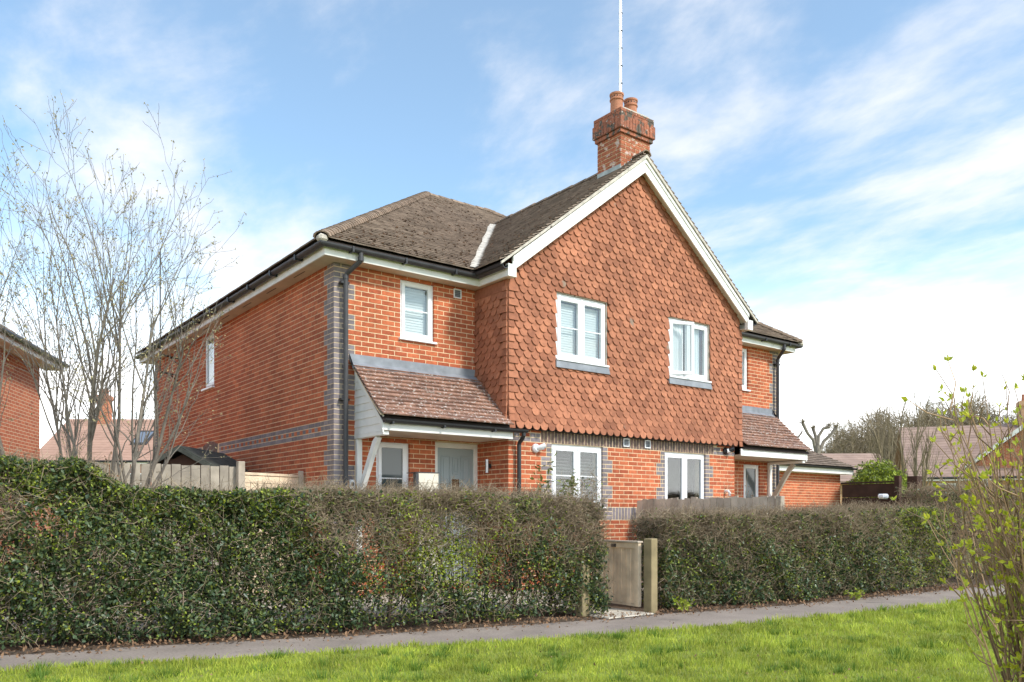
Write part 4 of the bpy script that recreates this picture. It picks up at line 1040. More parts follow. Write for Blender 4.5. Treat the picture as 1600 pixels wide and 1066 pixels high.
# ------------------------------------------------------------------ foliage tools
def rot_basis(n):
    """n random orthonormal pairs"""
    a = RNG.normal(size=(n, 3)); a /= np.linalg.norm(a, axis=1)[:, None]
    b = RNG.normal(size=(n, 3)); b -= (a * b).sum(1)[:, None] * a; b /= np.linalg.norm(b, axis=1)[:, None]
    return a, b, np.cross(a, b)
def leaf_geo(P, length, width, dirs=None, fold=.25, up=0.):
    """diamond leaves of two triangles, folded on the midrib"""
    n = len(P); a, b, c = rot_basis(n)
    if dirs is not None:
        a = dirs + RNG.normal(size=(n, 3)) * .45; a /= np.linalg.norm(a, axis=1)[:, None]; b = b - (a * b).sum(1)[:, None] * a; b /= np.linalg.norm(b, axis=1)[:, None]; c = np.cross(a, b)
    if up:
        c = c + np.array([0, 0, up]) * np.sign(c[:, 2:3] + 1e-9); b = np.cross(c, a); b /= np.linalg.norm(b, axis=1)[:, None] + 1e-9; c = np.cross(a, b)
    L = (length * RNG.uniform(.65, 1.25, n))[:, None]; Wd = (width * RNG.uniform(.7, 1.2, n))[:, None]
    V = np.stack([P, P + a * L * .5 + b * Wd * .5 + c * Wd * fold, P + a * L, P + a * L * .5 - b * Wd * .5 + c * Wd * fold], 1).reshape(-1, 3)
    i = np.arange(n)[:, None] * 4
    return V, np.concatenate([i + [0, 1, 2], i + [0, 2, 3]], 1).reshape(-1, 3)
def twig_geo(P, Q, r0, r1, mid=.25):
    """bent three-sided twigs from P to Q"""
    n = len(P); d = Q - P; L = np.linalg.norm(d, axis=1)[:, None]; M_ = (P + Q) / 2 + RNG.normal(size=(n, 3)) * L * mid * .3
    ref = np.tile([0.3, .5, .8], (n, 1)); s = np.cross(d, ref); s /= np.linalg.norm(s, axis=1)[:, None] + 1e-9; t = np.cross(d, s); t /= np.linalg.norm(t, axis=1)[:, None] + 1e-9
    rings = []
    for pt, r in ((P, r0), (M_, (np.asarray(r0) + r1) / 2), (Q, r1)):
        r = np.broadcast_to(np.asarray(r, float).reshape(-1, 1), (n, 1))
        for k in range(3): rings.append(pt + (s * math.cos(2.094 * k) + t * math.sin(2.094 * k)) * r)
    V = np.stack(rings, 1).reshape(-1, 3); i = np.arange(n)[:, None] * 9
    F = [i + [3 * q + k, 3 * q + (k + 1) % 3, 3 * q + 3 + (k + 1) % 3, 3 * q + 3 + k] for q in (0, 1) for k in range(3)]
    return V, np.concatenate(F, 1).reshape(-1, 4)
def quads(F): return F if F.shape[1] == 4 else np.concatenate([F, F[:, 2:3]], 1)
def merge(parts):
    V = []; F = []; mi = []; b = 0
    for (v, f, m) in parts:
        V.append(v); F.append(f + b); mi.append(np.full(len(f), m)); b += len(v)
    return np.concatenate(V), np.concatenate(F), np.concatenate(mi)
def vnoise(x, y, s=0):
    return (np.sin(x * 1.9 + y * 2.3 + s) + np.sin(x * 4.1 - y * 3.2 + s * 1.7) * .7 + np.sin(x * 9.3 + y * 7.7 + s * 2.1) * .45 + np.sin(x * 17.3 - y * 15.1 + s) * .3) / 2.45

# ------------------------------------------------------------------ hedges
def hedge(label, line, hfun, thick, nleaf, ntwig, lime_f, twig_f, gap_f, seed):
    root = empty('hedge', (line[0][0], line[0][1], 0), label, 'hedge'); O = np.array([line[0][0], line[0][1], 0])
    ln = np.array(line, float); seg = np.linalg.norm(np.diff(ln, axis=0), axis=1); cum = np.concatenate([[0], np.cumsum(seg)]); T = cum[-1]
    def pos(s, t, z):
        """s along, t depth behind the front foot line, z"""
        x = np.interp(s, cum, ln[:, 0]); y = np.interp(s, cum, ln[:, 1]); e = .05
        x2 = np.interp(s + e, cum, ln[:, 0]); y2 = np.interp(s + e, cum, ln[:, 1]); x1 = np.interp(s - e, cum, ln[:, 0]); y1 = np.interp(s - e, cum, ln[:, 1])
        dx, dy = x2 - x1, y2 - y1; l = np.hypot(dx, dy) + 1e-9
        return np.stack([x - dy / l * t, y + dx / l * t, z], 1)
    def sample(n, deep):
        """mostly near the front and top skins"""
        s = RNG.uniform(0, T, n); which = RNG.random(n); h = hfun(np.interp(s, cum, ln[:, 0])) + .035 * vnoise(s * 2, s * 0, seed) + .02 * vnoise(s * 7, s * 0, seed)
        dep = np.abs(RNG.normal(0, deep, n))
        z = h * RNG.uniform(0.02, 1, n) ** .9; t = dep.copy()
        top = which > .66; z[top] = (h - dep * .8)[top]; t[top] = RNG.uniform(0, thick, top.sum())
        back = (which > .56) & ~top; t[back] = thick - dep[back]
        bul = .11 * vnoise(s * 1.3, z * 1.5, seed + 3) + .07 * vnoise(s * 3.1, z * 3.3, seed)
        t = t - bul + .18 * np.clip(z / h - .8, 0, 1) ** 1 + .06
        endw = RNG.random(n) > .95; s[endw] = np.where(RNG.random(endw.sum()) > .5, T - dep[endw] * .6, dep[endw] * .6); t[endw] = RNG.uniform(0, thick, endw.sum()); z[endw] = RNG.uniform(.05, 1, endw.sum()) * h[endw] * .97
        return s, t, np.maximum(z, .02), h
    # leaves
    s, t, z, h = sample(nleaf, .19)
    P = pos(s, t, z); x = P[:, 0]; rel = z / h
    keep = RNG.random(nleaf) < gap_f(x, rel) * np.clip(.92 + .7 * vnoise(x * 4.3, z * 5.1, seed + 11), .36, 1); s, t, z, P, x, rel = s[keep], t[keep], z[keep], P[keep], x[keep], rel[keep]
    tw = twig_f(x, rel) + .35 * vnoise(x * 2.3, rel * 3, seed + 8)
    k2 = RNG.random(len(x)) > np.clip(tw, 0, .93); P, x, rel = P[k2], x[k2], rel[k2]
    lm = lime_f(x, rel) + .30 * vnoise(x * 3.1, rel * 4.2, seed + 5); kind = np.where(RNG.random(len(x)) < np.clip(lm, 0.01, .85), 2, np.where(RNG.random(len(x)) < .28 + .4 * rel, 1, 0))
    parts = []
    for k, (L_, W_) in enumerate(((.052, .034), (.04, .026), (.032, .022))):
        v, f = leaf_geo(P[kind == k] - O, L_, W_, up=.5); parts.append((v, f, k))
    V, F, mi = merge(parts); np_mesh('foliage', V, F, ['holly', 'hleaf', 'lime'], mi, root, kind='stuff')
    # fine twigs
    s, t, z, h = sample(ntwig, .12); P = pos(s, t + .03, z); x = P[:, 0]; rel = z / h
    keep = (RNG.random(ntwig) < np.clip(twig_f(x, rel) * 1.35 + .02, .08, 1)) & (RNG.random(ntwig) < gap_f(x, rel) ** .5); P = P[keep]; n = len(P); rel = rel[keep]
    d = RNG.normal(size=(n, 3)) * [1, .8, .75] + [0, -.25, .25]; d /= np.linalg.norm(d, axis=1)[:, None]
    v, f = twig_geo(P - O - d * .05, P - O + d * RNG.uniform(.05, .24, n)[:, None], RNG.uniform(.002, .0042, n), .0013, mid=.6)
    np_mesh('twigs', v, f, 'twig', None, root, kind='stuff')
    # inner dark branches and stems
    n = int(T * 34); s = RNG.uniform(0, T, n); P = pos(s, RNG.uniform(.3, .75, n) * thick, RNG.uniform(.0, .5, n)); Q = P + np.stack([RNG.normal(0, .25, n), RNG.normal(0, .12, n), RNG.uniform(.25, .75, n)], 1)
    hq = hfun(Q[:, 0]) - .1; Q[:, 2] = np.minimum(Q[:, 2], hq)
    v1, f1 = twig_geo(P - O, Q - O, RNG.uniform(.006, .014, n), .004, mid=.5)
    np_mesh('branches', v1, f1, 'twigd', None, root, kind='stuff')
    sm = MB(); step = .42; s0 = .12
    while s0 < T - .1:
        p = pos(np.array([s0]), np.array([thick * random.uniform(.35, .6)]), np.array([0.]))[0] - O; h0 = float(hfun(p[0] + O[0]))
        q = p + [random.uniform(-.12, .12), random.uniform(-.05, .05), h0 * .5]; r = q + [random.uniform(-.2, .2), random.uniform(-.1, .1), h0 * .3]
        MB().tube([tuple(p), tuple((p + q) / 2 + [.03, 0, 0]), tuple(q), tuple(r)], [.026, .022, .018, .01], 6).build('stem', 'twigd', root)
        s0 += step * random.uniform(.7, 1.3)
    return root
sst = lambda x, a, b: np.clip((x - a) / (b - a), 0, 1) ** 2 * (3 - 2 * np.clip((x - a) / (b - a), 0, 1))
HLX = [(-6.6, -1.75), (-5.6, -2.25), (-4.5, -2.72), (-3.3, -3.08), (-2.0, -3.48), (-1.0, -3.72), (.3, -3.92), (1.60, -4.12)]
def hL(x): return 1.45 + .27 * sst(-np.asarray(x), 3.45, 3.95) - .02 * sst(np.asarray(x), -1, .5) - .10 * sst(np.asarray(x), .8, 1.5)
def gapL(x, rel):
    g = np.ones_like(x)
    w = sst(x, -1.9, -.9) * (1 - .35 * sst(x, .75, 1.2)); low = 1 - sst(rel, .35, .60)
    g -= .85 * w * low * (.6 + .6 * vnoise(x * 2.2, rel * 3.5, 4))
    g -= .42 * sst(x, -1.6, -1.2) * (1 - sst(x, -1.0, -.6)) * sst(rel, .38, .45) * (1 - sst(rel, .6, .7))
    return np.clip(g, .12, 1)
def twigL(x, rel):
    return .16 + .58 * sst(rel, .45, .75) * sst(x, -2.3, -1.6) + .5 * sst(rel, .45, .6) * (1 - sst(x, -4.5, -4.1)) * (1 - sst(rel, .8, .95)) + .2 * sst(x, .7, 1.2) * sst(rel, .3, .6)
def limeL(x, rel): return .06 + .70 * sst(x, -1.3, -.7) * (1 - sst(x, .0, .6)) * sst(rel, .25, .5) + .16 * sst(rel, .55, .9) + .10 * sst(x, -1.6, -.8)
hedge('long thick evergreen hedge left of the gate, taller at its left end', HLX, hL, .85, 265000, 60000, limeL, twigL, gapL, 1.)
HRX = [(2.62, -4.14), (3.4, -4.36), (4.6, -4.58), (6.2, -4.68), (8.0, -4.74), (9.15, -4.68)]
def hR(x): return 1.19 + .13 * sst(np.asarray(x), 3, 9)
def gapR(x, rel): return np.clip(1 - .45 * (1 - sst(rel, .1, .3)) * sst(x, 6.5, 7.6), .1, 1)
def twigR(x, rel): return .24 + .45 * sst(rel, .5, .85) * (1 - sst(x, 7.0, 7.8)) + .3 * (1 - sst(x, 2.4, 3.0)) * sst(rel, .4, .7)
def limeR(x, rel): return .10 + .16 * sst(rel, .7, 1) + .35 * sst(x, 6.9, 7.7)
hedge('clipped hedge right of the gate in front of the dividing fence', HRX, hR, .85, 165000, 52000, limeR, twigR, gapR, 5.)
HDX = [(9.6, -4.4), (11.0, -4.6), (13, -4.8), (16, -4.9)]
hedge('bare brown scrubby hedge beyond the right end of the clipped hedge', HDX, lambda x: 1.7 + 0 * np.asarray(x), .9, 26000, 26000, lambda x, r: 0 * x + .02, lambda x, r: 0 * x + .62, lambda x, r: 0 * x + 1, 9.)

# litter along the hedge foot
n = 2600; x = RNG.uniform(-6, 9.4, n); y = far_y(x) + RNG.normal(.06, .16, n); P = np.stack([x, y, RNG.uniform(.012, .03, n)], 1)
v, f = leaf_geo(P, .045, .026, fold=.2, up=1.6); np_mesh('leaf_litter', v, f, 'litter', None, None, kind='stuff', label='dead leaves scattered along the foot of the hedges')
# a few green tufts at the hedge foot
def leafy_plant(name, label, loc, nl, rx, rz, L_, W_, m, stems=6, cat='plant', droop=.0, twm='twig'):
    r = empty(name, loc, label, cat); b = MB(); tips = []
    for k in range(stems):
        a = random.uniform(0, 6.28); q = Vector((math.cos(a) * rx * random.uniform(.2, 1), math.sin(a) * rx * random.uniform(.2, 1), rz * random.uniform(.65, 1)))
        mid_ = Vector((q.x * .35, q.y * .35, q.z * .55)); b.tube([(0, 0, 0), tuple(mid_), tuple(q)], [.008, .006, .002], 5); tips += [(mid_, q)]
    b.build('stems', twm, r)
    P = []
    for k in range(nl):
        mm, q = random.choice(tips); P.append(mm.lerp(q, random.uniform(-.3, 1.0)) + Vector((random.gauss(0, .02), random.gauss(0, .02), random.gauss(0, .02))))
    v, f = leaf_geo(np.array([tuple(p) for p in P]), L_, W_, up=.3); np_mesh('leaves', v, f, m, None, r, kind='stuff')
    return r
leafy_plant('leafy_shrub', 'young green shrub climbing beside the black porch downpipe', (2.92, -1.25, 0), 420, .30, 2.15, .10, .042, 'hleaf', 8, 'shrub')
leafy_plant('leafy_shrub', 'dark green leafy shrub below left edge of the lower gable window', (3.42, -1.3, 0), 380, .26, 2.0, .095, .042, 'hleaf', 7, 'shrub')
leafy_plant('weed', 'bright green weed growing at foot of right hedge by gate post', (2.62, -4.36, 0), 110, .16, .16, .06, .028, 'lime', 10)
leafy_plant('weed', 'small bright weed at foot of right hedge farther along path', (5.75, -4.86, 0), 90, .18, .12, .05, .028, 'lime', 10)
leafy_plant('daffodil_clump', 'yellow flower clump glimpsed behind middle of left hedge', (-.15, -2.5, 0), 160, .35, .55, .07, .05, 'budy', 14)

# ------------------------------------------------------------------ lawn grass
def lawn_blades(n):
    d = 4.6 + 13 * RNG.random(n) ** 1.9; r = (RNG.random(n) * 2 - 1) * (d * .68 + .6)
    x = CAMX + r * CY + d * SY; y = CAMY - r * SY + d * CY
    ok = y < near_y(x) + .03 + wig(x, 0) + RNG.normal(0, .02, n); x, y, d = x[ok], y[ok], d[ok]; m = len(x)
    tuft = vnoise(x * 2.1, y * 2.4, 2) + .6 * vnoise(x * 6.3, y * 5.7, 5)
    h = (.038 + .022 * np.clip(tuft, -.6, 1.4)) * RNG.uniform(.55, 1.35, m) ; h *= 1 + .1 * np.clip(d - 6, 0, 5)
    w = .0042 * (1 + .16 * np.clip(d - 5, 0, 8)); a = RNG.uniform(0, 6.283, m); lean = RNG.normal(0, .55, m); b = RNG.uniform(0, 6.283, m)
    P = np.stack([x, y, np.full(m, .002)], 1); s = np.stack([np.cos(a), np.sin(a), 0 * a], 1) * (w / 2)[:, None]; l = np.stack([np.cos(b), np.sin(b), 0 * b], 1)
    M1 = P + l * (h * lean * .35)[:, None] + np.array([0, 0, 1]) * (h * .6)[:, None]; Tt = P + l * (h * lean)[:, None] + np.array([0, 0, 1]) * h[:, None]
    V = np.stack([P - s, P + s, M1 + s * .8, M1 - s * .8, Tt], 1).reshape(-1, 3); i = np.arange(m)[:, None] * 5
    F = np.concatenate([i + [0, 1, 2], i + [0, 2, 3], i + [3, 2, 4]], 1).reshape(-1, 3)
    mi = np.repeat((RNG.random(m) < .035 + .05 * (tuft < -.35)).astype(int), 3)
    return np_mesh('grass', V, F, ['grass', 'grassd'], mi, None, kind='stuff', label='short bright green grass of the lawn in front of the path')
lawn_blades(330000)
def lawn_tufts(n, per):
    d = 4.8 + 8 * RNG.random(n) ** 1.5; r = (RNG.random(n) * 2 - 1) * (d * .66 + .4); x = CAMX + r * CY + d * SY; y = CAMY - r * SY + d * CY
    ok = y < near_y(x) - .02; c = np.stack([x, y], 1)[ok]; m = len(c); rad = RNG.uniform(.03, .12, m).repeat(per); hs = RNG.uniform(.05, .11, m).repeat(per); c = c.repeat(per, 0); k = len(c)
    a = RNG.uniform(0, 6.283, k); q = RNG.random(k) ** .7; P = np.stack([c[:, 0] + np.cos(a) * rad * q, c[:, 1] + np.sin(a) * rad * q, 0 * a], 1); h = hs * RNG.uniform(.5, 1.1, k)
    T_ = P + np.stack([np.cos(a) * h * q * .9, np.sin(a) * h * q * .9, h], 1); b = a + 1.57 + RNG.normal(0, .5, k); s_ = np.stack([np.cos(b), np.sin(b), 0 * b], 1) * .003
    V = np.stack([P - s_, P + s_, T_], 1).reshape(-1, 3); F = np.arange(3 * k).reshape(-1, 3)
    np_mesh('grass_tufts', V, F, ['tuft'], None, None, kind='stuff', label='darker coarse grass tufts dotted over the lawn')
lawn_tufts(420, 75)
n = 500; d = 5 + 6 * RNG.random(n); r = (RNG.random(n) * 2 - 1) * d * .66; x = CAMX + r * CY + d * SY; y = CAMY - r * SY + d * CY; ok = y < near_y(x) + .9
v, f = leaf_geo(np.stack([x, y, RNG.uniform(.012, .04, n)], 1)[ok], .03, .018, fold=.2, up=1.2); np_mesh('lawn_litter', v, f, 'litter', None, None, kind='stuff', label='scraps of dead leaf lying on lawn and path')

# ------------------------------------------------------------------ bare trees
def bare_tree(name, label, loc, stems, spec, seed, bark='bark', buds=None, group=None, twm=None, rz=0):
    """spec: list of levels (children per metre, length factor, radius factor, angle, curve up)"""
    rnd = random.Random(seed); root = empty(name, loc, label, 'tree', group, rz)
    wood = MB(); P = []; Q = []; R0 = []; tips = []
    def branch(p, d, L, r, lev):
        n = 5 if lev < 2 else 3; pts = [p]; rs = [r]; dd = d.copy()
        for k in range(n):
            dd = (dd + Vector((rnd.gauss(0, .09), rnd.gauss(0, .09), spec[lev][3] * .12))).normalized(); pts.append(pts[-1] + dd * (L / n)); rs.append(r * (1 - .8 * (k + 1) / n))
        if lev < 2: wood.tube([tuple(q) for q in pts], rs, 7 if lev == 0 else 5, cap=False)
        else:
            for a_, b_, ra in zip(pts[:-1], pts[1:], rs): P.append(tuple(a_)); Q.append(tuple(b_)); R0.append(ra)
        if lev == len(spec) - 1: tips.extend(pts[1:]); return
        k = max(2, int(L * spec[lev][0]))
        for i in range(k):
            t = rnd.uniform(.22, 1) if lev else rnd.uniform(.3, 1); f = t * n; j = min(int(f), n - 1); q = pts[j].lerp(pts[j + 1], f - j)
            base = (pts[j + 1] - pts[j]).normalized(); ax = base.cross(Vector((rnd.gauss(0, 1), rnd.gauss(0, 1), rnd.gauss(0, 1)))).normalized()
            nd = Matrix.Rotation(spec[lev][2] * rnd.uniform(.6, 1.3), 3, ax) @ base
            branch(q, nd, L * spec[lev][1] * rnd.uniform(.6, 1.2) * (1.15 - .5 * t), rs[j] * .55, lev + 1)
    for (off, d, L, r) in stems: branch(Vector(off), Vector(d).normalized(), L, r, 0)
    wood.build('trunk', bark, root)
    P, Q, R0 = np.array(P), np.array(Q), np.array(R0); v, f = twig_geo(P, Q, np.maximum(R0, .0022), np.maximum(R0 * .7, .0018), mid=.15)
    np_mesh('crown', v, f, twm or bark, None, root, kind='stuff')
    if buds:
        n, L_, W_, m = buds; tp = np.array([tuple(t) for t in tips]); idx = RNG.integers(0, len(tp), n); v, f = leaf_geo(tp[idx] + RNG.normal(0, .015, (n, 3)), L_, W_); np_mesh('buds', v, f, m, None, root, kind='stuff')
    return root
cr = Vector((CY, -SY, 0)); cf = Vector((SY, CY, 0))     # sideways and away from the viewpoint
def D3(a, f_, z): return cr * a + cf * f_ + Vector((0, 0, z))
T1 = at(150, 9.9)
stems = [((-.0, 0, 0), D3(-.03, 0, 1), 4.0, .045), (tuple(cr * .12), D3(.18, .05, 1), 3.3, .045), (tuple(cr * .16), D3(.17, 0, 1), 3.6, .04), (tuple(cr * -.55), D3(-.12, .05, 1), 4.0, .045), (tuple(cr * -.62), D3(-.38, 0, 1), 3.2, .04), (tuple(cr * -.2), D3(-.2, .2, 1), 3.3, .035), (tuple(cr * .05), D3(.08, -.15, 1), 4.0, .038), (tuple(cr * -.4), D3(.12, .1, 1), 3.6, .03)]
TSPEC = [(3.1, .60, .40, 1.3), (4.0, .50, .5, 1.0), (4.9, .5, .6, .7), (0, 0, 0, .3)]
bare_tree('bare_tree', 'tall multi-stemmed bare tree with pale catkins at left of the house', T1, stems, TSPEC, 5, buds=(5200, .036, .017, 'bud'))
# brown leafed scrub under the tree
T2 = at(130, 9.2)
leafy_plant('scrub', 'tangle of brown stems and withered leaves below the bare tree', T2, 240, .8, 1.95, .05, .03, 'litter', 40, 'shrub')

# foreground shrub at the right edge
S0 = at(1708, 3.3)
shr = empty('foreground_shrub', S0, 'leggy brown-stemmed shrub with fresh yellow-green leaves at right edge of lawn', 'shrub')
rnd = random.Random(3); P = []; Q = []; R0 = []; bp = []; bd = []
wood = MB()
for k in range(230):
    b0 = Vector((rnd.gauss(0, .10), rnd.gauss(0, .10), 0)); side = rnd.uniform(-.40, .25); L = rnd.uniform(1.05, 1.82) * (1 - .22 * max(0, -side - .3)) 
    d = D3(side * .62, rnd.gauss(0, .25), 1.0 if rnd.random() < .6 else rnd.uniform(.6, .9)).normalized()
    pts = [b0]; n_ = 7; dd = d.copy()
    for i in range(n_):
        dd = (dd + Vector((rnd.gauss(0, .06), rnd.gauss(0, .06), .03))).normalized(); pts.append(pts[-1] + dd * (L / n_))
    rs = [.0065 * (1 - .75 * i / n_) for i in range(n_ + 1)]; wood.tube([tuple(p) for p in pts], rs, 6, cap=False)
    for i in range(2, n_ + 1):
        for q in range(rnd.choice((1, 1, 2))):
            t = rnd.random(); p = pts[i - 1].lerp(pts[i], t); sd_ = (dd + Vector((rnd.gauss(0, .5), rnd.gauss(0, .5), rnd.gauss(.1, .4)))).normalized(); l = rnd.uniform(.05, .22)
            P.append(tuple(p)); Q.append(tuple(p + sd_ * l)); R0.append(.0034)
            if rnd.random() < .85:
                for w_ in range(rnd.choice((4, 5, 6))): bp.append(tuple(p + sd_ * l)); bd.append(tuple(sd_))
            if rnd.random() < .7: bp.append(tuple(p + sd_ * l * .5)); bd.append(tuple(sd_)); bp.append(tuple(p)); bd.append(tuple(sd_))
    for w_ in range(3): bp.append(tuple(pts[-1])); bd.append(tuple(dd))
wood.build('stems', 'shoot', shr)
v, f = twig_geo(np.array(P), np.array(Q), np.array(R0), .0017, mid=.3); np_mesh('twigs', v, f, 'shoot', None, shr, kind='stuff')
v, f = leaf_geo(np.array(bp),   .03, .014, dirs=np.array(bd), fold=.3); np_mesh('leaves', v, f, 'budy', None, shr, kind='stuff')

# winter shrub in the right-hand front garden
leafy_plant('winter_shrub', 'twiggy shrub with withered pink-brown flower heads before the right lower window', (6.75, -2.1, 0), 220, .45, 1.95, .035, .022, 'litter', 26, 'shrub')

# ------------------------------------------------------------------ houses behind
def far_window(fr, u0, u1, z0, z1, host, bars=2):
    b = MB(fr); t = .07
    b.box((u0, .0, z0), (u0 + t, .06, z1)); b.box((u1 - t, 0, z0), (u1, .06, z1)); b.box((u0 + t, .0, z1 - t), (u1 - t, .058, z1)); b.box((u0 + t, 0, z0), (u1 - t, .058, z0 + t))
    w = b.build('window', 'upvc', host); MB(fr).box((u0 + t, .002, z0 + t), (u1 - t, .02, z1 - t)).build('pane', 'obsc', w)
    for k in range(1, bars + 1):
        x = u0 + (u1 - u0) * k / (bars + 1); MB(fr).box((x - .025, .021, z0 + t), (x + .025, .05, z1 - t)).build('bar', 'upvc', w)
    zm = (z0 + z1) / 2; MB(fr).box((u0 + t, .021, zm - .02), (u1 - t, .049, zm + .02)).build('bar', 'upvc', w)
def simple_house(name, label, loc, rz, w, d, ze, zr, wallm, roofm, hip=0., wins=(), overhang=.35, fascia=True, chim=None, skylight=None, cat='house'):
    """local: front wall along +x at y=0, ridge parallel to x"""
    o = empty(name, loc, label, cat, None, rz)
    wb = MB(); wb.box((0, 0, 0), (w, d, ze))
    if hip == 0: wb.prism([(0.001, ze), (d - .001, ze), (d / 2, zr - .12)], 0, .001, w - .001)
    wb.build('wall', wallm, o)
    oh = overhang; t = .09; s = (zr - ze) / (d / 2); zl = ze - s * oh + .12
    r = MB(); h_ = hip
    V = [(-oh, -oh, zl), (w + oh, -oh, zl), (w + oh, d + oh, zl), (-oh, d + oh, zl), (-oh + h_ if h_ else -oh, d / 2, zr + .1), (w + oh - h_ if h_ else w + oh, d / 2, zr + .1)]
    V2 = [(x, y, z - t) for x, y, z in V]
    r.add(V + V2, [(0, 1, 5, 4), (2, 3, 4, 5), (1, 2, 5), (3, 0, 4), (7, 6, 10, 11), (9, 8, 11, 10), (0, 6, 7, 1), (1, 7, 8, 2), (2, 8, 9, 3), (3, 9, 6, 0)]) if h_ else r.add(V + V2, [(0, 1, 5, 4), (2, 3, 4, 5), (6, 10, 11, 7), (8, 11, 10, 9), (0, 6, 7, 1), (2, 8, 9, 3), (1, 7, 11, 5), (5, 11, 8, 2), (3, 9, 10, 4), (4, 10, 6, 0)])
    ro = r.build('roof', roofm, o)
    L = math.hypot(d / 2 + oh, zr + .1 - zl); n = int(L / .3)
    c = MB()      # tile courses as thin overlapping steps
    for k in range(n):
        a = k / n; b2 = (k + 1) / n
        x0 = -oh + (h_ * a if h_ else 0) + .02; x1 = w + oh - (h_ * a if h_ else 0) - .02
        ya, yb_ = -oh + a * (d / 2 + oh), -oh + b2 * (d / 2 + oh); za, zb_ = zl + a * (zr + .1 - zl), zl + b2 * (zr + .1 - zl)
        c.add([(x0, ya - .01, za + .01), (x1, ya - .01, za + .01), (x1, ya, za + .035), (x0, ya, za + .035), (x1 - (h_ / n if h_ else 0), yb_, zb_ + .012), (x0 + (h_ / n if h_ else 0), yb_, zb_ + .012)], [(0, 1, 2, 3), (3, 2, 4, 5)])
    c.build('tile_courses', roofm, o, kind='stuff')
    if fascia:
        MB().box((-oh + .02, -oh - .02, zl - t - .12), (w + oh - .02, -oh + .01, zl - t + .06)).build('fascia', 'white', o)
        MB().tube([(-oh, -oh - .07, zl - .06), (w + oh, -oh - .07, zl - .06)], .055, 8).build('gutter', 'black', o)
        MB().box((-oh + .03, -oh + .011, zl - t - .10), (w + oh - .03, -.002, zl - t - .08)).build('soffit', 'soffit', o)
    for (u0, u1, z0, z1) in wins: far_window(Frame((0, -.002), (1, 0), (0, -1)), u0, u1, z0, z1, o)
    if chim:
        x, y, cw, z0, z1 = chim; q = MB(); q.box((x, y, z0), (x + cw, y + cw * .7, z1)); q.box((x - .06, y - .06, z1 - .3), (x + cw + .06, y + cw * .7 + .06, z1 - .05)); ch = q.build('chimney', wallm, o)
        for k in (.28, .72): b = MB(); b.lathe((x + cw * k, y + cw * .35, z1), [(.12, 0), (.1, .35), (.12, .4)], 10); b.build('chimney_pot', 'pot', ch)
    if skylight:
        x, f_, ww, ff = skylight; y0, y1 = -oh + f_ * (d / 2 + oh), -oh + (f_ + ff) * (d / 2 + oh); z0, z1 = zl + f_ * (zr + .1 - zl), zl + (f_ + ff) * (zr + .1 - zl)
        k = MB(); k.add([(x, y0, z0 + .05), (x + ww, y0, z0 + .05), (x + ww, y1, z1 + .05), (x, y1, z1 + .05), (x, y0, z0 + .12), (x + ww, y0, z0 + .12), (x + ww, y1, z1 + .12), (x, y1, z1 + .12)], CUBE_F); sk = k.build('skylight', 'gutterg', o)
        e_ = .1; k = MB(); k.add([(x + e_, y0 + e_, z0 + .125 + e_ * .7), (x + ww - e_, y0 + e_, z0 + .125 + e_ * .7), (x + ww - e_, y1 - e_, z1 + .125 - e_ * .7), (x + e_, y1 - e_, z1 + .125 - e_ * .7)], [(0, 1, 2, 3)]); k.build('pane', 'metal', sk)
    return o
# neighbour at far left: side wall receding on heading 25 degrees
HD = math.radians(25.1); ne = at(62, 19.2)
hd = Vector((math.sin(HD), math.cos(HD), 0)); n0 = ne - hd * 9.5
simple_house('neighbour_house', 'red brick neighbouring house cut off by left edge of picture', n0, math.atan2(hd.y, hd.x), 9.5, 8, 5.0, 7.6, 'farbrick', 'roof', hip=4.35, overhang=.4)
simple_house('rear_house', 'far house with pinkish tiled roof and skylight behind the left fence', at(60, 46), -YAW + .02, 9.2, 8, 4.4, 7.0, 'farbrick', 'pinkroof', wins=((5, 6.2, 2.4, 3.6),), skylight=(4.6, .34, .95, .32), chim=(1.6, 3.4, .7, 6.6, 8.5))
simple_house('bungalow', 'low brown tiled building behind the garage and pollarded tree', at(1262, 40), -YAW - .05, 4.2, 6, 2.9, 4.35, 'farbrick2', 'farroof', fascia=False)
simple_house('far_house', 'distant yellow-brick house with white windows and brown roof at right', at(1428, 46), -YAW - .35, 9, 9, 3.45, 6.5, 'farbrick2', 'farroof', wins=((.9, 2.1, 1.9, 3.0), (3.2, 4.2, 1.9, 3.1), (5.4, 6.6, 1.9, 3.1)), chim=(6.0, 4.0, .9, 6.0, 7.9))
fh = simple_house('far_house', 'distant red-brick house with white sloping bargeboards behind the foreground shrub', at(1765, 42), math.pi / 2 - YAW - .53, 8, 7, 4.0, 6.9, 'farbrick', 'farroof', wins=((1, 2.2, 1.9, 3.2), (4, 5.2, 1.9, 3.2)))
for s in (0, 1):
    MB().prism([(-.4 if s == 0 else 7.4, 3.72), (3.5, 6.75), (3.5, 7.02), (-.4 if s == 0 else 7.4, 3.98)], 0, -.42, -.38).build('bargeboard', 'white', fh)

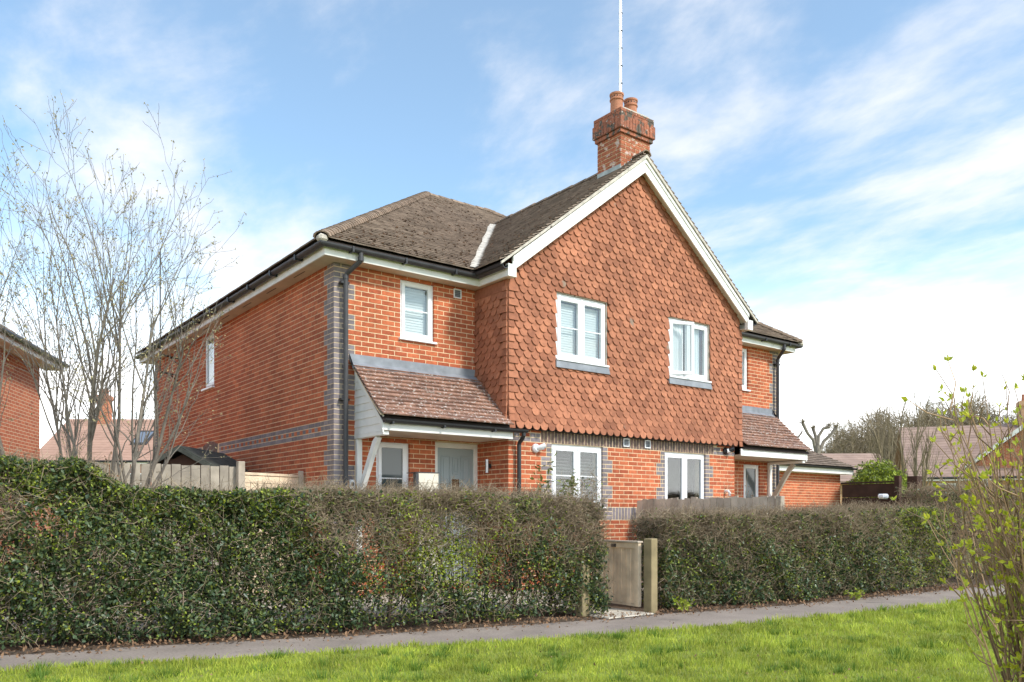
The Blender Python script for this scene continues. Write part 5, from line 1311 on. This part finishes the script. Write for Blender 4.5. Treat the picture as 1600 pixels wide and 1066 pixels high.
# dark stained fence on the right behind the hedge
fa, fb, fc_ = at(1316, 19.5), at(1402, 18.5), at(1500, 18.2)
def panel_fence(p, q, h, label, n=6):
    d = q - p; L = d.length; o = empty('panel_fence', p, label, 'fence', None, math.atan2(d.y, d.x)); hb = h / n
    for k in range(n): MB().box((0, -.012 + .006 * (k % 2), .05 + k * hb), (L, .012 + .006 * (k % 2), .05 + (k + 1) * hb - .012)).build('board', 'darkwood', o)
    MB().box((-.02, -.03, h + .052), (L + .02, .03, h + .09)).build('capping', 'darkwood', o)
    return o
panel_fence(fa, fb, 1.90, 'dark brown board fence panel right of the garage'); panel_fence(at(1405, 18.6), fc_, 1.60, 'lower dark brown fence panel beyond the right hedge')
fpost('fence_post', at(1403, 18.4).xy, 2.1, .12, 'darkwood', 'dark brown post joining the two stained fence panels'); fpost('fence_post', at(1429, 17.6).xy, 2.05, .22, 'darkwood', 'wide dark brown post standing near the slender bare tree')
wb_ = MB().box((-.11, -.08, 1.55), (.11, .08, 1.66)).build('white_tub', 'upvc', None, bevel=.03); wb_.location = (*at(1380, 18.0).xy, .02); wb_.data.transform(Matrix.Translation((0, 0, 0))); tag(wb_, 'small pale tub on the dark fence beyond the right hedge', 'tub')

# trees at the right, and the far wood
pk = at(1276, 33)
pol = empty('pollarded_tree', pk, 'pollarded tree with stubby knuckled limbs behind the garage roof', 'tree'); b = MB()
b.tube([(0, 0, 0), (0, 0, 2.2), tuple(D3(.02, 0, 3.9))], [.2, .16, .12], 9); b.build('trunk', 'bark', pol)
for pts in ([(0, 3.7), (-.15, 4.25), (-.37, 4.51), (-.57, 4.95)], [(0, 3.7), (-.04, 4.4), (-.13, 4.75)], [(.02, 3.7), (.07, 4.4), (.26, 4.72), (.5, 4.78)], [(.08, 3.7), (.3, 4.2), (.6, 4.5), (.78, 4.74)]):
    b = MB(); b.tube([tuple(D3(x, random.uniform(-.06, .06), z)) for x, z in pts], [.075 - .008 * i for i in range(len(pts) - 1)] + [.07], 8); b.build('limb', 'bark', pol)
n = 260; bs = np.array([[-.57, 4.95], [-.13, 4.75], [.5, 4.78], [.78, 4.74]])[RNG.integers(0, 4, n)]; P = np.array([tuple(D3(x, 0, z)) for x, z in bs]); dd = RNG.normal(size=(n, 3)) * [.5, .5, .4] + [0, 0, .45]
v, f = twig_geo(P, P + dd * RNG.uniform(.1, .4, n)[:, None], .008, .004, mid=.3); np_mesh('twigs', v, f, 'fartwig', None, pol, kind='stuff')
po2 = at(1232, 34); bare_tree('pollarded_tree', 'second pollard stub showing above the right porch roof', po2, [((0, 0, 0), (0, 0, 1), 4.6, .2), (tuple(D3(0, 0, 3.9)), D3(.6, 0, .7), 1.1, .1)], [(.8, .25, .6, .3), (3, .5, .6, .3), (0, 0, 0, .2)], 8)
bare_tree('slender_tree', 'tall slender upright bare tree between the far fence posts', at(1418, 27), [(tuple(cr * o_), D3(o_ * .35, 0, 1), L_, .06) for o_, L_ in ((-.3, 3.4), (-.12, 4.2), (.0, 4.9), (.12, 5.0), (.26, 4.0), (.4, 3.3), (-.02, 4.5))], [(3.2, .42, .32, .9), (4, .5, .4, .7), (0, 0, 0, .4)], 21, twm='fartwig', bark='fartwig')
bare_tree('bare_tree', 'spreading bare tree in front of the distant yellow-brick house', at(1465, 30), [((0, 0, 0), D3(.25, 0, 1), 3.4, .08), ((0, 0, 0), D3(.7, 0, 1), 3.2, .07), ((0, 0, 0), D3(-.3, 0, 1), 3.0, .06)], [(2.4, .55, .5, .8), (3.2, .55, .5, .6), (4, .5, .5, .4), (0, 0, 0, .3)], 33, twm='fartwig', bark='fartwig')
# green bush behind the dark fence
gb = at(1372, 24); r = empty('evergreen_bush', gb, 'rounded light green bush behind the dark brown fence', 'bush')
n = 15000; a = RNG.normal(size=(n, 3)); a /= np.linalg.norm(a, axis=1)[:, None]; P = a * (RNG.uniform(.55, 1.02, n) ** .5 * (1 + .22 * vnoise(a[:, 0] * 3, a[:, 2] * 3, 3)))[:, None] * [.95, .8, 1.0] + [0, 0, 1.75]
v, f = leaf_geo(P, .085, .05, up=.3); np_mesh('foliage', v, f, ['hleaf', 'lime'], (RNG.random(n) < .55).astype(int).repeat(2), r, kind='stuff'); MB().tube([(0, 0, 0), (0, 0, 1.6)], .06, 6).build('stem', 'twigd', r)
# far wood: one mass of bare stems and twigs
n = 1500; px = RNG.uniform(1215, 1700, n); dd_ = RNG.uniform(62, 95, n); rr = (px - 800) / FPX * dd_
base = np.stack([CAMX + rr * CY + dd_ * SY, CAMY - rr * SY + dd_ * CY, 0 * px], 1)
hh = (6.0 + 4.2 * sst(px, 1240, 1420) + 1.3 * vnoise(px * .02, px * 0, 1)) * RNG.uniform(.72, 1.12, n) * dd_ / 75
top = base + np.stack([RNG.normal(0, .5, n), RNG.normal(0, .5, n), hh], 1); parts = []
v, f = twig_geo(base, top, .07, .015, mid=.1); parts.append((v, f, 0))
m_ = 75000; k = RNG.integers(0, n, m_); t = RNG.uniform(.3, 1, m_)[:, None]; P = base[k] * (1 - t) + top[k] * t; d = RNG.normal(size=(m_, 3)) * [1, 1, .6] + [0, 0, .9]; d /= np.linalg.norm(d, axis=1)[:, None]
v, f = twig_geo(P, P + d * RNG.uniform(.4, 1.6, m_)[:, None], .024, .009, mid=.4); parts.append((v, f, 0))
V, F, mi = merge(parts); np_mesh('far_wood', V, F, 'fartwig', mi, None, kind='stuff', label='distant leafless woodland along the horizon at right')
